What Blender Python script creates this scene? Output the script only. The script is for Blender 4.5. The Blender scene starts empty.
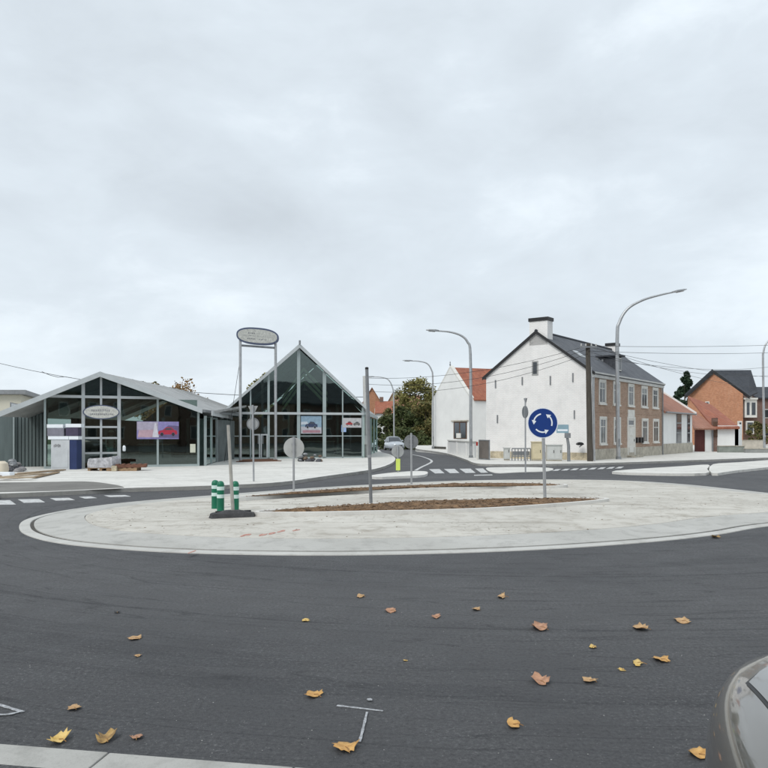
import bpy, bmesh, math, random
from mathutils import Vector, Matrix, noise
random.seed(7)
R = math.radians
S = bpy.context.scene
COL = S.collection

# ------------------------------------------------------------------ camera
F, HY, EYE = 740.0, 432.0, 1.7          # focal length in photo pixels, horizon row, eye height
cam = bpy.data.cameras.new('camera'); co = bpy.data.objects.new('camera', cam); COL.objects.link(co)
co.location = (0, 0, EYE); co.rotation_euler = (R(90), 0, 0)
cam.sensor_width = 36; cam.lens = 36*F/768; cam.shift_y = (HY-384)/768
cam.clip_start = .05; cam.clip_end = 6000
S.camera = co

# ------------------------------------------------------------------ view, world, sun
S.view_settings.view_transform = 'Standard'; S.view_settings.look = 'None'
S.view_settings.gamma = 1; S.view_settings.exposure = 0.2
S.view_settings.use_curve_mapping = False
W = bpy.data.worlds.new('World'); S.world = W; W.use_nodes = True
SUN_EL, SUN_AZ = 48, 215     # azimuth clockwise from +Y (the view direction): behind the camera, to its left

def build_world():
    nt = W.node_tree; N = nt.nodes; L = nt.links
    for n in list(N): N.remove(n)
    out = N.new('ShaderNodeOutputWorld')
    sky = N.new('ShaderNodeTexSky'); sky.sky_type = 'NISHITA'; sky.sun_disc = False
    sky.sun_elevation = R(SUN_EL); sky.sun_rotation = R(SUN_AZ); sky.dust_density = 3
    bg1 = N.new('ShaderNodeBackground'); bg1.inputs['Strength'].default_value = .10
    L.new(sky.outputs[0], bg1.inputs['Color'])
    tc = N.new('ShaderNodeTexCoord')
    mp = N.new('ShaderNodeMapping'); mp.inputs['Scale'].default_value = (1.0, 1.0, 2.1); mp.inputs['Location'].default_value = (3.3, 1.7, .4)
    L.new(tc.outputs['Generated'], mp.inputs['Vector'])
    def nz(scale, detail, rough, dist=0):
        n = N.new('ShaderNodeTexNoise'); n.inputs['Scale'].default_value = scale
        n.inputs['Detail'].default_value = detail; n.inputs['Roughness'].default_value = rough
        n.inputs['Distortion'].default_value = dist
        L.new(mp.outputs[0], n.inputs['Vector']); return n.outputs['Fac']
    def M(op, a, b=None, c=None):
        n = N.new('ShaderNodeMath'); n.operation = op
        for i, v in enumerate((a, b, c)):
            if v is None: continue
            if isinstance(v, (int, float)): n.inputs[i].default_value = v
            else: L.new(v, n.inputs[i])
        return n.outputs[0]
    n1 = nz(2.3, 6, .52, .35); n2 = nz(7.5, 6, .58, .3); n3 = nz(1.1, 2, .5)
    dens = M('ADD', M('MULTIPLY', n1, .62), M('ADD', M('MULTIPLY', n2, .30), M('MULTIPLY', n3, .25)))
    # darker cloud bellies in the directions where the photograph has them
    geo = N.new('ShaderNodeSeparateXYZ'); L.new(tc.outputs['Generated'], geo.inputs[0])
    def belly(px, py, wx, wy, amp):
        d = Vector(((px-384)/F, 1, (HY-py)/F)).normalized()
        dx = M('DIVIDE', M('SUBTRACT', geo.outputs[0], d.x), wx/F)
        dz = M('DIVIDE', M('SUBTRACT', geo.outputs[2], d.z), wy/F)
        dy = M('DIVIDE', M('SUBTRACT', geo.outputs[1], d.y), .35)
        e = M('ADD', M('ADD', M('MULTIPLY', dx, dx), M('MULTIPLY', dz, dz)), M('MULTIPLY', dy, dy))
        return M('MULTIPLY', M('POWER', 2.718, M('MULTIPLY', e, -1)), amp)
    for b in ((590, 130, 95, 34, .15), (255, 225, 90, 26, .13), (110, 60, 95, 45, .12), (10, 205, 50, 20, .11),
              (690, 215, 90, 28, .10), (455, 60, 45, 30, -.13), (345, 130, 60, 60, -.08), (60, 290, 90, 22, .08)):
        dens = M('ADD', dens, belly(*b))
    cr = N.new('ShaderNodeValToRGB'); L.new(dens, cr.inputs[0])
    e = cr.color_ramp.elements
    e[0].position = .40; e[0].color = (.62, .75, .90, 1)
    e[1].position = .82; e[1].color = (.57, .625, .675, 1)
    x = cr.color_ramp.elements.new(.49); x.color = (.82, .895, .955, 1)
    x = cr.color_ramp.elements.new(.60); x.color = (.69, .76, .82, 1)
    bg2 = N.new('ShaderNodeBackground'); bg2.inputs['Strength'].default_value = 1.0
    L.new(cr.outputs[0], bg2.inputs['Color'])
    mix = N.new('ShaderNodeMixShader'); mix.inputs[0].default_value = .93
    L.new(bg1.outputs[0], mix.inputs[1]); L.new(bg2.outputs[0], mix.inputs[2])
    L.new(mix.outputs[0], out.inputs['Surface'])
build_world()
sun = bpy.data.lights.new('sun', 'SUN'); sun.energy = 1.5; sun.angle = R(24); sun.color = (1, .97, .92)
so = bpy.data.objects.new('sun', sun); COL.objects.link(so)
so.rotation_euler = (R(90-SUN_EL), 0, R(-SUN_AZ + 180) )
_d = Vector((math.sin(R(SUN_AZ))*math.cos(R(SUN_EL)), math.cos(R(SUN_AZ))*math.cos(R(SUN_EL)), math.sin(R(SUN_EL))))
so.rotation_euler = _d.to_track_quat('Z', 'Y').to_euler()

# ------------------------------------------------------------------ materials
MATS = {}
def pm(name, col, rough=.8, var=.12, scale=2.0, bump=0.0, bscale=40, metal=0, col2=None, stretch=(1, 1, 1), spec=.4, coat=0, fine=0.0, fscale=120):
    if name in MATS: return MATS[name]
    m = bpy.data.materials.new(name); m.use_nodes = True; MATS[name] = m
    nt = m.node_tree; N = nt.nodes; L = nt.links; b = N['Principled BSDF']
    b.inputs['Roughness'].default_value = rough; b.inputs['Metallic'].default_value = metal
    b.inputs['Specular IOR Level'].default_value = spec
    b.inputs['Coat Weight'].default_value = coat; b.inputs['Coat Roughness'].default_value = .06
    tc = N.new('ShaderNodeTexCoord'); mp = N.new('ShaderNodeMapping'); mp.inputs['Scale'].default_value = stretch
    L.new(tc.outputs['Object'], mp.inputs[0])
    n = N.new('ShaderNodeTexNoise'); n.inputs['Scale'].default_value = scale; n.inputs['Detail'].default_value = 7; n.inputs['Roughness'].default_value = .62
    L.new(mp.outputs[0], n.inputs[0])
    cr = N.new('ShaderNodeValToRGB'); L.new(n.outputs[0], cr.inputs[0])
    a = tuple(c*(1-var) for c in col[:3]); c2 = col2 or tuple(min(1, c*(1+var)) for c in col[:3])
    cr.color_ramp.elements[0].position = .33; cr.color_ramp.elements[0].color = (*a, 1)
    cr.color_ramp.elements[1].position = .67; cr.color_ramp.elements[1].color = (*c2, 1)
    cout = cr.outputs[0]
    if fine:
        n3 = N.new('ShaderNodeTexNoise'); n3.inputs['Scale'].default_value = fscale; n3.inputs['Detail'].default_value = 3
        L.new(tc.outputs['Object'], n3.inputs[0])
        mr = N.new('ShaderNodeMapRange'); mr.inputs[1].default_value = .3; mr.inputs[2].default_value = .7
        mr.inputs[3].default_value = 1-fine; mr.inputs[4].default_value = 1+fine
        L.new(n3.outputs[0], mr.inputs[0])
        mx = N.new('ShaderNodeVectorMath'); mx.operation = 'SCALE'; L.new(cout, mx.inputs[0]); L.new(mr.outputs[0], mx.inputs['Scale'])
        cout = mx.outputs[0]
    L.new(cout, b.inputs['Base Color'])
    if bump:
        n2 = N.new('ShaderNodeTexNoise'); n2.inputs['Scale'].default_value = bscale; n2.inputs['Detail'].default_value = 5
        L.new(tc.outputs['Object'], n2.inputs[0])
        bp = N.new('ShaderNodeBump'); bp.inputs['Strength'].default_value = bump; bp.inputs['Distance'].default_value = .02
        L.new(n2.outputs[0], bp.inputs['Height']); L.new(bp.outputs[0], b.inputs['Normal'])
    return m

class NT:
    def __init__(s, name):
        s.m = bpy.data.materials.new(name); s.m.use_nodes = True; MATS[name] = s.m
        s.N = s.m.node_tree.nodes; s.L = s.m.node_tree.links; s.b = s.N['Principled BSDF']
        s.tc = s.N.new('ShaderNodeTexCoord').outputs['Object']
    def math(s, op, a, b=None, c=None, clamp=False):
        n = s.N.new('ShaderNodeMath'); n.operation = op; n.use_clamp = clamp
        for i, v in enumerate((a, b, c)):
            if v is None: continue
            if isinstance(v, (int, float)): n.inputs[i].default_value = v
            else: s.L.new(v, n.inputs[i])
        return n.outputs[0]
    def noise(s, scale, detail=4, rough=.55, vec=None, dist=0):
        n = s.N.new('ShaderNodeTexNoise'); n.inputs['Scale'].default_value = scale; n.inputs['Detail'].default_value = detail
        n.inputs['Roughness'].default_value = rough; n.inputs['Distortion'].default_value = dist
        s.L.new(vec or s.tc, n.inputs[0]); return n.outputs['Fac']
    def mr(s, v, a, b, c, d, smooth=False):
        n = s.N.new('ShaderNodeMapRange'); s.L.new(v, n.inputs[0])
        if smooth: n.interpolation_type = 'SMOOTHSTEP'
        for i, k in enumerate((a, b, c, d)): n.inputs[i+1].default_value = k
        return n.outputs[0]
    def mix(s, f, a, b):
        n = s.N.new('ShaderNodeMix'); n.data_type = 'RGBA'
        for k, v in ((0, f), (6, a), (7, b)):
            if isinstance(v, (int, float)): n.inputs[k].default_value = v
            elif isinstance(v, tuple): n.inputs[k].default_value = (*v[:3], 1)
            else: s.L.new(v, n.inputs[k])
        return n.outputs[2]
    def bump(s, h, st, dist=.01):
        n = s.N.new('ShaderNodeBump'); n.inputs['Strength'].default_value = st; n.inputs['Distance'].default_value = dist
        s.L.new(h, n.inputs['Height']); s.L.new(n.outputs[0], s.b.inputs['Normal'])

def asphalt_material():
    t = NT('asphalt'); sep = t.N.new('ShaderNodeSeparateXYZ'); t.L.new(t.tc, sep.inputs[0])
    dx = t.math('SUBTRACT', sep.outputs[0], 2.2); dy = t.math('SUBTRACT', sep.outputs[1], 17.6)
    r = t.math('SQRT', t.math('ADD', t.math('MULTIPLY', dx, dx), t.math('MULTIPLY', t.math('MULTIPLY', dy, dy), 1.2)))
    an = t.math('ARCTAN2', dx, dy)
    cmb = t.N.new('ShaderNodeCombineXYZ'); t.L.new(r, cmb.inputs[0]); t.L.new(an, cmb.inputs[1])
    track = t.noise(1.6, 5, .7, cmb.outputs[0]); trackf = t.noise(7, 3, .6, cmb.outputs[0])
    big = t.noise(.35, 4, .6); mid = t.noise(3, 6, .65); fine = t.noise(95, 4, .8); vfine = t.noise(230, 2, .7)
    base = t.mix(t.mr(big, .35, .65, 0, 1), (.056, .057, .061), (.074, .075, .079))
    base = t.mix(t.mr(mid, .3, .75, 0, .5), base, (.096, .096, .099))
    base = t.mix(t.mr(track, .54, .62, 0, .45, True), base, (.042, .043, .047))
    base = t.mix(t.mr(trackf, .60, .68, 0, .24, True), base, (.028, .029, .033))
    lane = t.math('MULTIPLY', t.mr(r, 9.6, 11.2, 0, 1, True), t.mr(r, 11.6, 14.2, 1, 0, True))
    base = t.mix(t.math('MULTIPLY', lane, .35), base, (.105, .105, .107))
    wob = t.math('MULTIPLY', t.math('SUBTRACT', t.noise(.6, 3, .5, cmb.outputs[0]), .5), .5)
    for rr_, ww_, ff_ in ((9.78, .04, .7), (10.05, .03, .25), (11.35, .035, .3), (12.3, .035, .65), (12.55, .05, .25)):
        dd_ = t.math('ABSOLUTE', t.math('SUBTRACT', t.math('ADD', r, wob), rr_))
        base = t.mix(t.math('MULTIPLY', t.mr(dd_, 0, ww_, ff_, 0), t.mr(mid, .35, .6, .3, 1)), base, (.020, .021, .024))
    lines = t.noise(2.6, 2, .5, cmb.outputs[0])
    base = t.mix(t.math('MULTIPLY', t.mr(t.math('ABSOLUTE', t.math('SUBTRACT', lines, .5)), 0, .012, 1, 0), .5), base, (.022, .023, .026))
    grain = t.noise(32, 6, .9)
    worn = t.mr(t.noise(.7, 6, .72), .40, .60, .15, 1.15)
    base = t.mix(t.math('MULTIPLY', t.mr(grain, .53, .66, 0, .72), worn), base, (.23, .23, .228))
    base = t.mix(t.mr(grain, .47, .34, 0, .9), base, (.014, .015, .017))
    base = t.mix(t.mr(fine, .55, .70, 0, .5), base, (.17, .17, .17))
    # stone chips showing through, more of them in worn patches
    v = t.N.new('ShaderNodeTexVoronoi'); v.inputs['Scale'].default_value = 55; t.L.new(t.tc, v.inputs[0])
    chip = t.mr(v.outputs['Distance'], .10, .22, 1, 0)
    vs = t.N.new('ShaderNodeSeparateColor'); t.L.new(v.outputs['Color'], vs.inputs[0])
    sel = t.math('GREATER_THAN', vs.outputs[0], t.mr(t.noise(1.3, 3), .35, .7, .995, .88))
    base = t.mix(t.math('MULTIPLY', chip, sel), base, (.26, .26, .255))
    t.L.new(base, t.b.inputs['Base Color'])
    t.L.new(t.mr(mid, .3, .7, .62, .85), t.b.inputs['Roughness']); t.b.inputs['Specular IOR Level'].default_value = .35
    t.bump(t.math('ADD', grain, t.math('MULTIPLY', fine, .6)), .8, .012)
    return t.m
def concrete_material(name, c1, c2, dark, blot=.35, cobble=False, tracks=False):
    t = NT(name)
    big = t.noise(.5, 5, .6); mid = t.noise(2.6, 7, .68, dist=.4); fine = t.noise(60, 4, .7); spot = t.noise(9, 4, .75)
    base = t.mix(t.mr(big, .35, .65, 0, 1), c1, c2)
    base = t.mix(t.mr(mid, .50, .72, 0, blot), base, dark)
    base = t.mix(t.mr(spot, .66, .74, 0, .5), base, tuple(c*.6 for c in dark))
    base = t.mix(t.mr(fine, .55, .75, 0, .35), base, tuple(c*.75 for c in dark))
    if tracks:
        mp = t.N.new('ShaderNodeMapping'); mp.inputs['Scale'].default_value = (.25, 2.2, 1); mp.inputs['Rotation'].default_value = (0, 0, .12)
        t.L.new(t.tc, mp.inputs[0])
        tr = t.noise(1.2, 5, .6, mp.outputs[0])
        base = t.mix(t.mr(tr, .55, .68, 0, .45, True), base, tuple(c*.8 for c in dark))
    h = t.math('ADD', mid, t.math('MULTIPLY', fine, .4))
    if cobble:
        v = t.N.new('ShaderNodeTexVoronoi'); v.inputs['Scale'].default_value = 5.5; v.feature = 'DISTANCE_TO_EDGE'; t.L.new(t.tc, v.inputs[0])
        e = t.mr(v.outputs[0], 0, .09, 1, 0)
        msk = t.mr(t.noise(.45, 3), .47, .6, .0, .38)
        base = t.mix(t.math('MULTIPLY', e, msk), base, tuple(c*.7 for c in dark))
        h = t.math('SUBTRACT', h, t.math('MULTIPLY', e, msk))
    t.L.new(base, t.b.inputs['Base Color']); t.b.inputs['Roughness'].default_value = .9; t.b.inputs['Specular IOR Level'].default_value = .25
    t.bump(h, .5, .015)
    return t.m
def brick_material(name, c1, c2, mortar, bw=.22, bh=.075, painted=False):
    t = NT(name)
    # bricks run along the wall: a horizontal coordinate that works for walls in any direction
    sep = t.N.new('ShaderNodeSeparateXYZ'); t.L.new(t.tc, sep.inputs[0])
    g = t.N.new('ShaderNodeNewGeometry'); gs = t.N.new('ShaderNodeSeparateXYZ'); t.L.new(g.outputs['True Normal'], gs.inputs[0])
    u = t.math('SUBTRACT', t.math('MULTIPLY', sep.outputs[1], gs.outputs[0]), t.math('MULTIPLY', sep.outputs[0], gs.outputs[1]))
    cmb = t.N.new('ShaderNodeCombineXYZ'); t.L.new(u, cmb.inputs[0]); t.L.new(sep.outputs[2], cmb.inputs[1])
    b = t.N.new('ShaderNodeTexBrick'); t.L.new(cmb.outputs[0], b.inputs[0])
    b.inputs['Color1'].default_value = (*c1, 1); b.inputs['Color2'].default_value = (*c2, 1); b.inputs['Mortar'].default_value = (*mortar, 1)
    b.inputs['Scale'].default_value = 1; b.inputs['Mortar Size'].default_value = .006
    b.inputs['Brick Width'].default_value = bw; b.inputs['Row Height'].default_value = bh
    n = t.noise(1.4, 6, .7); base = t.mix(t.mr(n, .45, .75, 0, .35), b.outputs[0], tuple(c*.6 for c in c1))
    mp = t.N.new('ShaderNodeMapping'); mp.inputs['Scale'].default_value = (1, 1, .25); t.L.new(t.tc, mp.inputs[0])
    n2 = t.noise(3, 5, .7, mp.outputs[0]); base = t.mix(t.mr(n2, .55, .8, 0, .3), base, tuple(min(1, c*1.2) for c in mortar))
    t.L.new(base, t.b.inputs['Base Color']); t.b.inputs['Roughness'].default_value = .85; t.b.inputs['Specular IOR Level'].default_value = .25
    t.bump(t.math('SUBTRACT', 1, b.outputs['Fac']), .5, .008)
    return t.m
def tile_material(name, c1, c2, c3, row=.30, depth=.9):
    # roof tiles seen from too far to be told apart: courses and pans as fine relief
    t = NT(name)
    sep = t.N.new('ShaderNodeSeparateXYZ'); t.L.new(t.tc, sep.inputs[0])
    g = t.N.new('ShaderNodeNewGeometry'); gs = t.N.new('ShaderNodeSeparateXYZ'); t.L.new(g.outputs['True Normal'], gs.inputs[0])
    hl = t.math('SQRT', t.math('ADD', t.math('MULTIPLY', gs.outputs[0], gs.outputs[0]), t.math('ADD', t.math('MULTIPLY', gs.outputs[1], gs.outputs[1]), .0001)))
    u = t.math('DIVIDE', t.math('SUBTRACT', t.math('MULTIPLY', sep.outputs[1], gs.outputs[0]), t.math('MULTIPLY', sep.outputs[0], gs.outputs[1])), hl)
    fz = t.math('FRACT', t.math('MULTIPLY', sep.outputs[2], 1/(row*.6)))
    fu = t.math('FRACT', t.math('MULTIPLY', u, 1/.24))
    cmb = t.N.new('ShaderNodeCombineXYZ')
    t.L.new(t.math('FLOOR', t.math('MULTIPLY', sep.outputs[2], 1/(row*.6))), cmb.inputs[0]); t.L.new(t.math('FLOOR', t.math('MULTIPLY', u, 1/.24)), cmb.inputs[1])
    wn = t.N.new('ShaderNodeTexWhiteNoise'); t.L.new(cmb.outputs[0], wn.inputs[0])
    n = t.noise(.9, 6, .7)
    base = t.mix(wn.outputs[0], c1, c2); base = t.mix(t.mr(n, .45, .72, 0, .6), base, c3)
    t.L.new(base, t.b.inputs['Base Color']); t.b.inputs['Roughness'].default_value = .7; t.b.inputs['Specular IOR Level'].default_value = .3
    t.bump(t.math('ADD', t.math('MULTIPLY', fz, -1), t.math('SINE', t.math('MULTIPLY', fu, 3.1416))), depth, .03)
    return t.m
def glass_material(name, tint, refl=1.0, rough=.02):
    m = bpy.data.materials.new(name); m.use_nodes = True; MATS[name] = m
    N = m.node_tree.nodes; L = m.node_tree.links
    for n in list(N): N.remove(n)
    o = N.new('ShaderNodeOutputMaterial'); tr = N.new('ShaderNodeBsdfTransparent'); tr.inputs[0].default_value = (*tint, 1)
    gl = N.new('ShaderNodeBsdfGlossy'); gl.inputs['Roughness'].default_value = rough; gl.inputs[0].default_value = (refl*.9, refl, refl*.97, 1)
    fr = N.new('ShaderNodeFresnel'); fr.inputs[0].default_value = 1.5
    tc = N.new('ShaderNodeTexCoord'); nz = N.new('ShaderNodeTexNoise'); nz.inputs['Scale'].default_value = .9; L.new(tc.outputs['Object'], nz.inputs[0])
    bp = N.new('ShaderNodeBump'); bp.inputs['Strength'].default_value = .05; bp.inputs['Distance'].default_value = .05
    L.new(nz.outputs[0], bp.inputs['Height']); L.new(bp.outputs[0], gl.inputs['Normal'])
    mu = N.new('ShaderNodeMath'); mu.operation = 'MULTIPLY_ADD'; mu.inputs[1].default_value = 2.4; mu.inputs[2].default_value = .0; L.new(fr.outputs[0], mu.inputs[0])
    mx = N.new('ShaderNodeMixShader'); L.new(mu.outputs[0], mx.inputs[0]); L.new(tr.outputs[0], mx.inputs[1]); L.new(gl.outputs[0], mx.inputs[2])
    L.new(mx.outputs[0], o.inputs[0]); return m
def leaf_material(name, cols):
    t = NT(name)
    n = t.noise(.55, 4, .6); f = t.noise(8, 2)
    oi = t.N.new('ShaderNodeNewGeometry')
    base = t.mix(t.mr(n, .35, .65, 0, 1), cols[0], cols[1])
    base = t.mix(t.math('MULTIPLY', oi.outputs['Random Per Island'], .8), base, cols[2])
    t.L.new(base, t.b.inputs['Base Color']); t.b.inputs['Roughness'].default_value = .65; t.b.inputs['Specular IOR Level'].default_value = .2
    return t.m

ASPH = asphalt_material()
CONC = concrete_material('pale_concrete', (.60, .59, .555), (.68, .67, .635), (.36, .35, .32), .5, tracks=True)
CONC_R = concrete_material('island_concrete', (.485, .465, .42), (.585, .565, .515), (.28, .25, .205), .75, cobble=True, tracks=True)
CONC_G = concrete_material('apron_concrete', (.41, .405, .38), (.48, .475, .45), (.24, .235, .22), .6)
KERB = concrete_material('kerb_concrete', (.62, .61, .58), (.68, .67, .64), (.38, .37, .34), .35)
KERB_N = concrete_material('near_kerb_concrete', (.36, .355, .335), (.44, .435, .41), (.20, .195, .18), .5)
JOINT = pm('dirt_joint', (.075, .07, .062), .95, .3, 8, .4)
SOIL = pm('soil', (.11, .066, .036), 1, .45, 5, 1, 18, col2=(.25, .155, .085), fine=.35, fscale=40)
GRAVEL = concrete_material('gravel_patch', (.17, .165, .155), (.22, .215, .2), (.12, .115, .105), .6)
GRASS = pm('far_grass', (.05, .075, .025), 1, .35, .15, .4, 3)
WHITE_BRICK = brick_material('white_painted_brick', (.85, .845, .825), (.82, .815, .80), (.72, .655, .64))
WHITE_WALL = pm('white_render', (.75, .75, .735), .85, .05, .8, .15, 20, fine=.03)
RED_BRICK = brick_material('brown_red_brick', (.325, .205, .148), (.42, .28, .205), (.43, .385, .315))
ORANGE_BRICK = brick_material('orange_brick', (.40, .165, .085), (.52, .24, .13), (.42, .33, .26))
DARK_BRICK = brick_material('dark_brick', (.17, .10, .08), (.23, .14, .11), (.22, .19, .17))
STONE = pm('plinth_stone', (.40, .37, .31), .9, .25, 2.5, .5, 15, fine=.15, fscale=20)
OCHRE_STONE = pm('ochre_plinth_stone', (.46, .40, .29), .9, .3, 2.5, .5, 15, fine=.15, fscale=20)
SLATE = tile_material('slate', (.075, .082, .095), (.105, .112, .125), (.14, .145, .155), .25, .5)
DARK_SLATE = tile_material('dark_slate', (.03, .034, .042), (.05, .055, .065), (.06, .065, .075), .25, .5)
REDTILE = tile_material('red_tile', (.29, .095, .055), (.36, .135, .08), (.22, .09, .065))
OLDTILE = tile_material('faded_tile', (.30, .135, .09), (.36, .18, .125), (.23, .125, .095))
TRIM = pm('white_trim', (.66, .65, .61), .6, .08, 3)
GLAZE = pm('window_glass', (.035, .042, .05), .08, .2, 1, spec=.8)
DARKWOOD = pm('dark_wood', (.10, .055, .035), .7, .3, 6)
METAL = pm('galvanised_metal', (.42, .43, .44), .45, .12, 4, metal=.6)
METAL_D = pm('grey_metal', (.24, .25, .26), .5, .15, 4, metal=.5)
MULL = pm('grey_green_frame', (.36, .42, .42), .45, .08, 2, metal=.2)
MULL_W = pm('light_frame', (.50, .53, .54), .45, .08, 2, metal=.2)
ROOFGREY = pm('standing_seam_roof', (.33, .335, .33), .6, .2, 1.4, metal=.1, fine=.06, fscale=10)
PAINT_W = pm('white_paint', (.50, .505, .50), .7, .35, 9, fine=.12, fscale=70)
BLACK = pm('black_plastic', (.02, .02, .021), .5, .2, 5)
RUBBER = pm('rubber', (.055, .055, .058), .85, .3, 8, .4, 30)
GREEN_P = pm('green_plastic', (.008, .14, .075), .4, .15, 6)
BAND_W = pm('reflective_band', (.62, .76, .72), .4, .05, 6)
BLUE = pm('sign_blue', (.012, .045, .21), .35, .05, 3)
NAVY = pm('navy_panel', (.02, .035, .11), .5, .1, 3)
SIGN_W = pm('sign_white', (.80, .84, .88), .35, .03, 3)
SIGN_BACK = pm('sign_back_grey', (.40, .41, .41), .5, .1, 5, metal=.4)
WOOD_P = pm('weathered_pole_wood', (.075, .066, .055), .9, .3, 4, .6, 20, stretch=(4, 4, .4))
PALLET = pm('pallet_wood', (.30, .20, .12), .9, .3, 5, .3)
PLANK = pm('board_wood', (.42, .34, .25), .9, .25, 3, .3)
WRAP = pm('plastic_wrap', (.40, .40, .42), .35, .4, 6, .8, 9)
GLASS = glass_material('showroom_glass', (.58, .67, .64), .95)
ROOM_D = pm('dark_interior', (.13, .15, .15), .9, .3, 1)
PANEL_G = pm('grey_green_panel', (.12, .15, .15), .7, .15, 2, stretch=(3, 3, .3))

# ------------------------------------------------------------------ mesh building
def V(*a): return Vector(a)
class MB:
    def __init__(s): s.v = []; s.f = []
    def add(s, vs, fs):
        k = len(s.v); s.v += [Vector(p) for p in vs]; s.f += [tuple(i+k for i in f) for f in fs]; return s
    def prism(s, pts, vec):
        n = len(pts); vec = Vector(vec); pts = [Vector(p) for p in pts]
        return s.add(pts+[p+vec for p in pts], [tuple(range(n)), tuple(range(2*n-1, n-1, -1))]+[(i, i+n, (i+1) % n+n, (i+1) % n) for i in range(n)])
    def box(s, x0, x1, y0, y1, z0, z1):
        return s.prism([(x0, y0, z0), (x1, y0, z0), (x1, y1, z0), (x0, y1, z0)], (0, 0, z1-z0))
    def obox(s, o, u, v, w):
        o = Vector(o); u = Vector(u); v = Vector(v)
        return s.prism([o, o+u, o+u+v, o+v], w)
    def tube(s, pts, rad, n=10, caps=True):
        pts = [Vector(p) for p in pts]
        if isinstance(rad, (int, float)): rad = [rad]*len(pts)
        rings = []; prev = None
        for i, p in enumerate(pts):
            t = (pts[min(i+1, len(pts)-1)]-pts[max(i-1, 0)]).normalized()
            a = Vector((1, 0, 0)) if prev is None else prev
            if abs(a.dot(t)) > .95: a = Vector((0, 1, 0))
            x = (a-t*a.dot(t)).normalized(); y = t.cross(x); prev = x
            rings.append([p+(x*math.cos(2*math.pi*k/n)+y*math.sin(2*math.pi*k/n))*rad[i] for k in range(n)])
        vs = [q for r in rings for q in r]; fs = []
        for i in range(len(pts)-1):
            for k in range(n): fs.append((i*n+k, i*n+(k+1) % n, (i+1)*n+(k+1) % n, (i+1)*n+k))
        if caps: fs += [tuple(range(n-1, -1, -1)), tuple(range((len(pts)-1)*n, len(pts)*n))]
        return s.add(vs, fs)
    def lathe(s, c, prof, n=20):
        return s.tube([Vector(c)+Vector((0, 0, z)) for r, z in prof], [r for r, z in prof], n)
    def build(s, name, mat, parent=None, label=None, smooth=False, bevel=0, kind=None, cat=None, group=None, recalc=True):
        me = bpy.data.meshes.new(name)
        org = Vector((0, 0, 0)); p = parent
        while p is not None: org += p.location; p = p.parent
        me.from_pydata([v-org for v in s.v], [], s.f)
        if recalc:
            bm = bmesh.new(); bm.from_mesh(me)
            bmesh.ops.recalc_face_normals(bm, faces=bm.faces)
            if bevel: bmesh.ops.bevel(bm, geom=[e for e in bm.edges if e.is_manifold and e.calc_face_angle(0) > .5], offset=bevel, segments=2, affect='EDGES', profile=.6)
            if any(len(f.verts) > 4 for f in bm.faces): bmesh.ops.triangulate(bm, faces=[f for f in bm.faces if len(f.verts) > 4])
            bm.to_mesh(me); bm.free()
        if smooth:
            me.polygons.foreach_set('use_smooth', [True]*len(me.polygons))
            me.set_sharp_from_angle(angle=R(40))
        me.materials.append(mat)
        o = bpy.data.objects.new(name, me); COL.objects.link(o); o.parent = parent
        if label: o['label'] = label
        if kind: o['kind'] = kind
        if cat: o['category'] = cat
        if group: o['group'] = group
        return o
def thing(name, loc, label, cat, group=None):
    o = bpy.data.objects.new(name, None); COL.objects.link(o); o.location = loc; o.empty_display_size = .2
    o['label'] = label; o['category'] = cat
    if group: o['group'] = group
    return o
def copy_tree(o, parent=None):
    c = o.copy(); COL.objects.link(c); c.parent = parent
    for ch in [x for x in S.objects if x.parent == o]: copy_tree(ch, c)
    return c
def at(px, py, z=0.0):        # the point at height z that the photograph shows at this pixel
    d = (EYE-z)*F/(py-HY); return V((px-384)/F*d, d, z)
def atd(px, py, d): return V((px-384)/F*d, d, EYE+(HY-py)/F*d)
def smooth_closed(P, n=8):
    out = []; k = len(P)
    for i in range(k):
        a, b, c, d = P[i-1], P[i], P[(i+1) % k], P[(i+2) % k]
        for j in range(n):
            t = j/n
            out.append(.5*((2*b)+(c-a)*t+(2*a-5*b+4*c-d)*t*t+(3*b-a-3*c+d)*t**3))
    return out
def smooth_open(P, n=6):
    Q = [2*P[0]-P[1]]+list(P)+[2*P[-1]-P[-2]]; out = []
    for i in range(1, len(Q)-2):
        a, b, c, d = Q[i-1:i+3]
        for j in range(n):
            t = j/n; out.append(.5*((2*b)+(c-a)*t+(2*a-5*b+4*c-d)*t*t+(3*b-a-3*c+d)*t**3))
    return out+[P[-1]]
def ribbon(m, path, w, z0, z1, side=1):   # a strip of width w to one side of the path, from z0 to z1
    L_, R_ = [], []
    for i, p in enumerate(path):
        t = (path[min(i+1, len(path)-1)]-path[max(i-1, 0)]); t.z = 0; t.normalize()
        n = V(-t.y, t.x, 0)*side
        L_.append(V(p.x, p.y, 0)); R_.append(V(p.x, p.y, 0)+n*w)
    for i in range(len(path)-1):
        a, b, c, d = L_[i], L_[i+1], R_[i+1], R_[i]
        m.prism([V(q.x, q.y, z0) for q in (a, b, c, d)], (0, 0, z1-z0))
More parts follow.
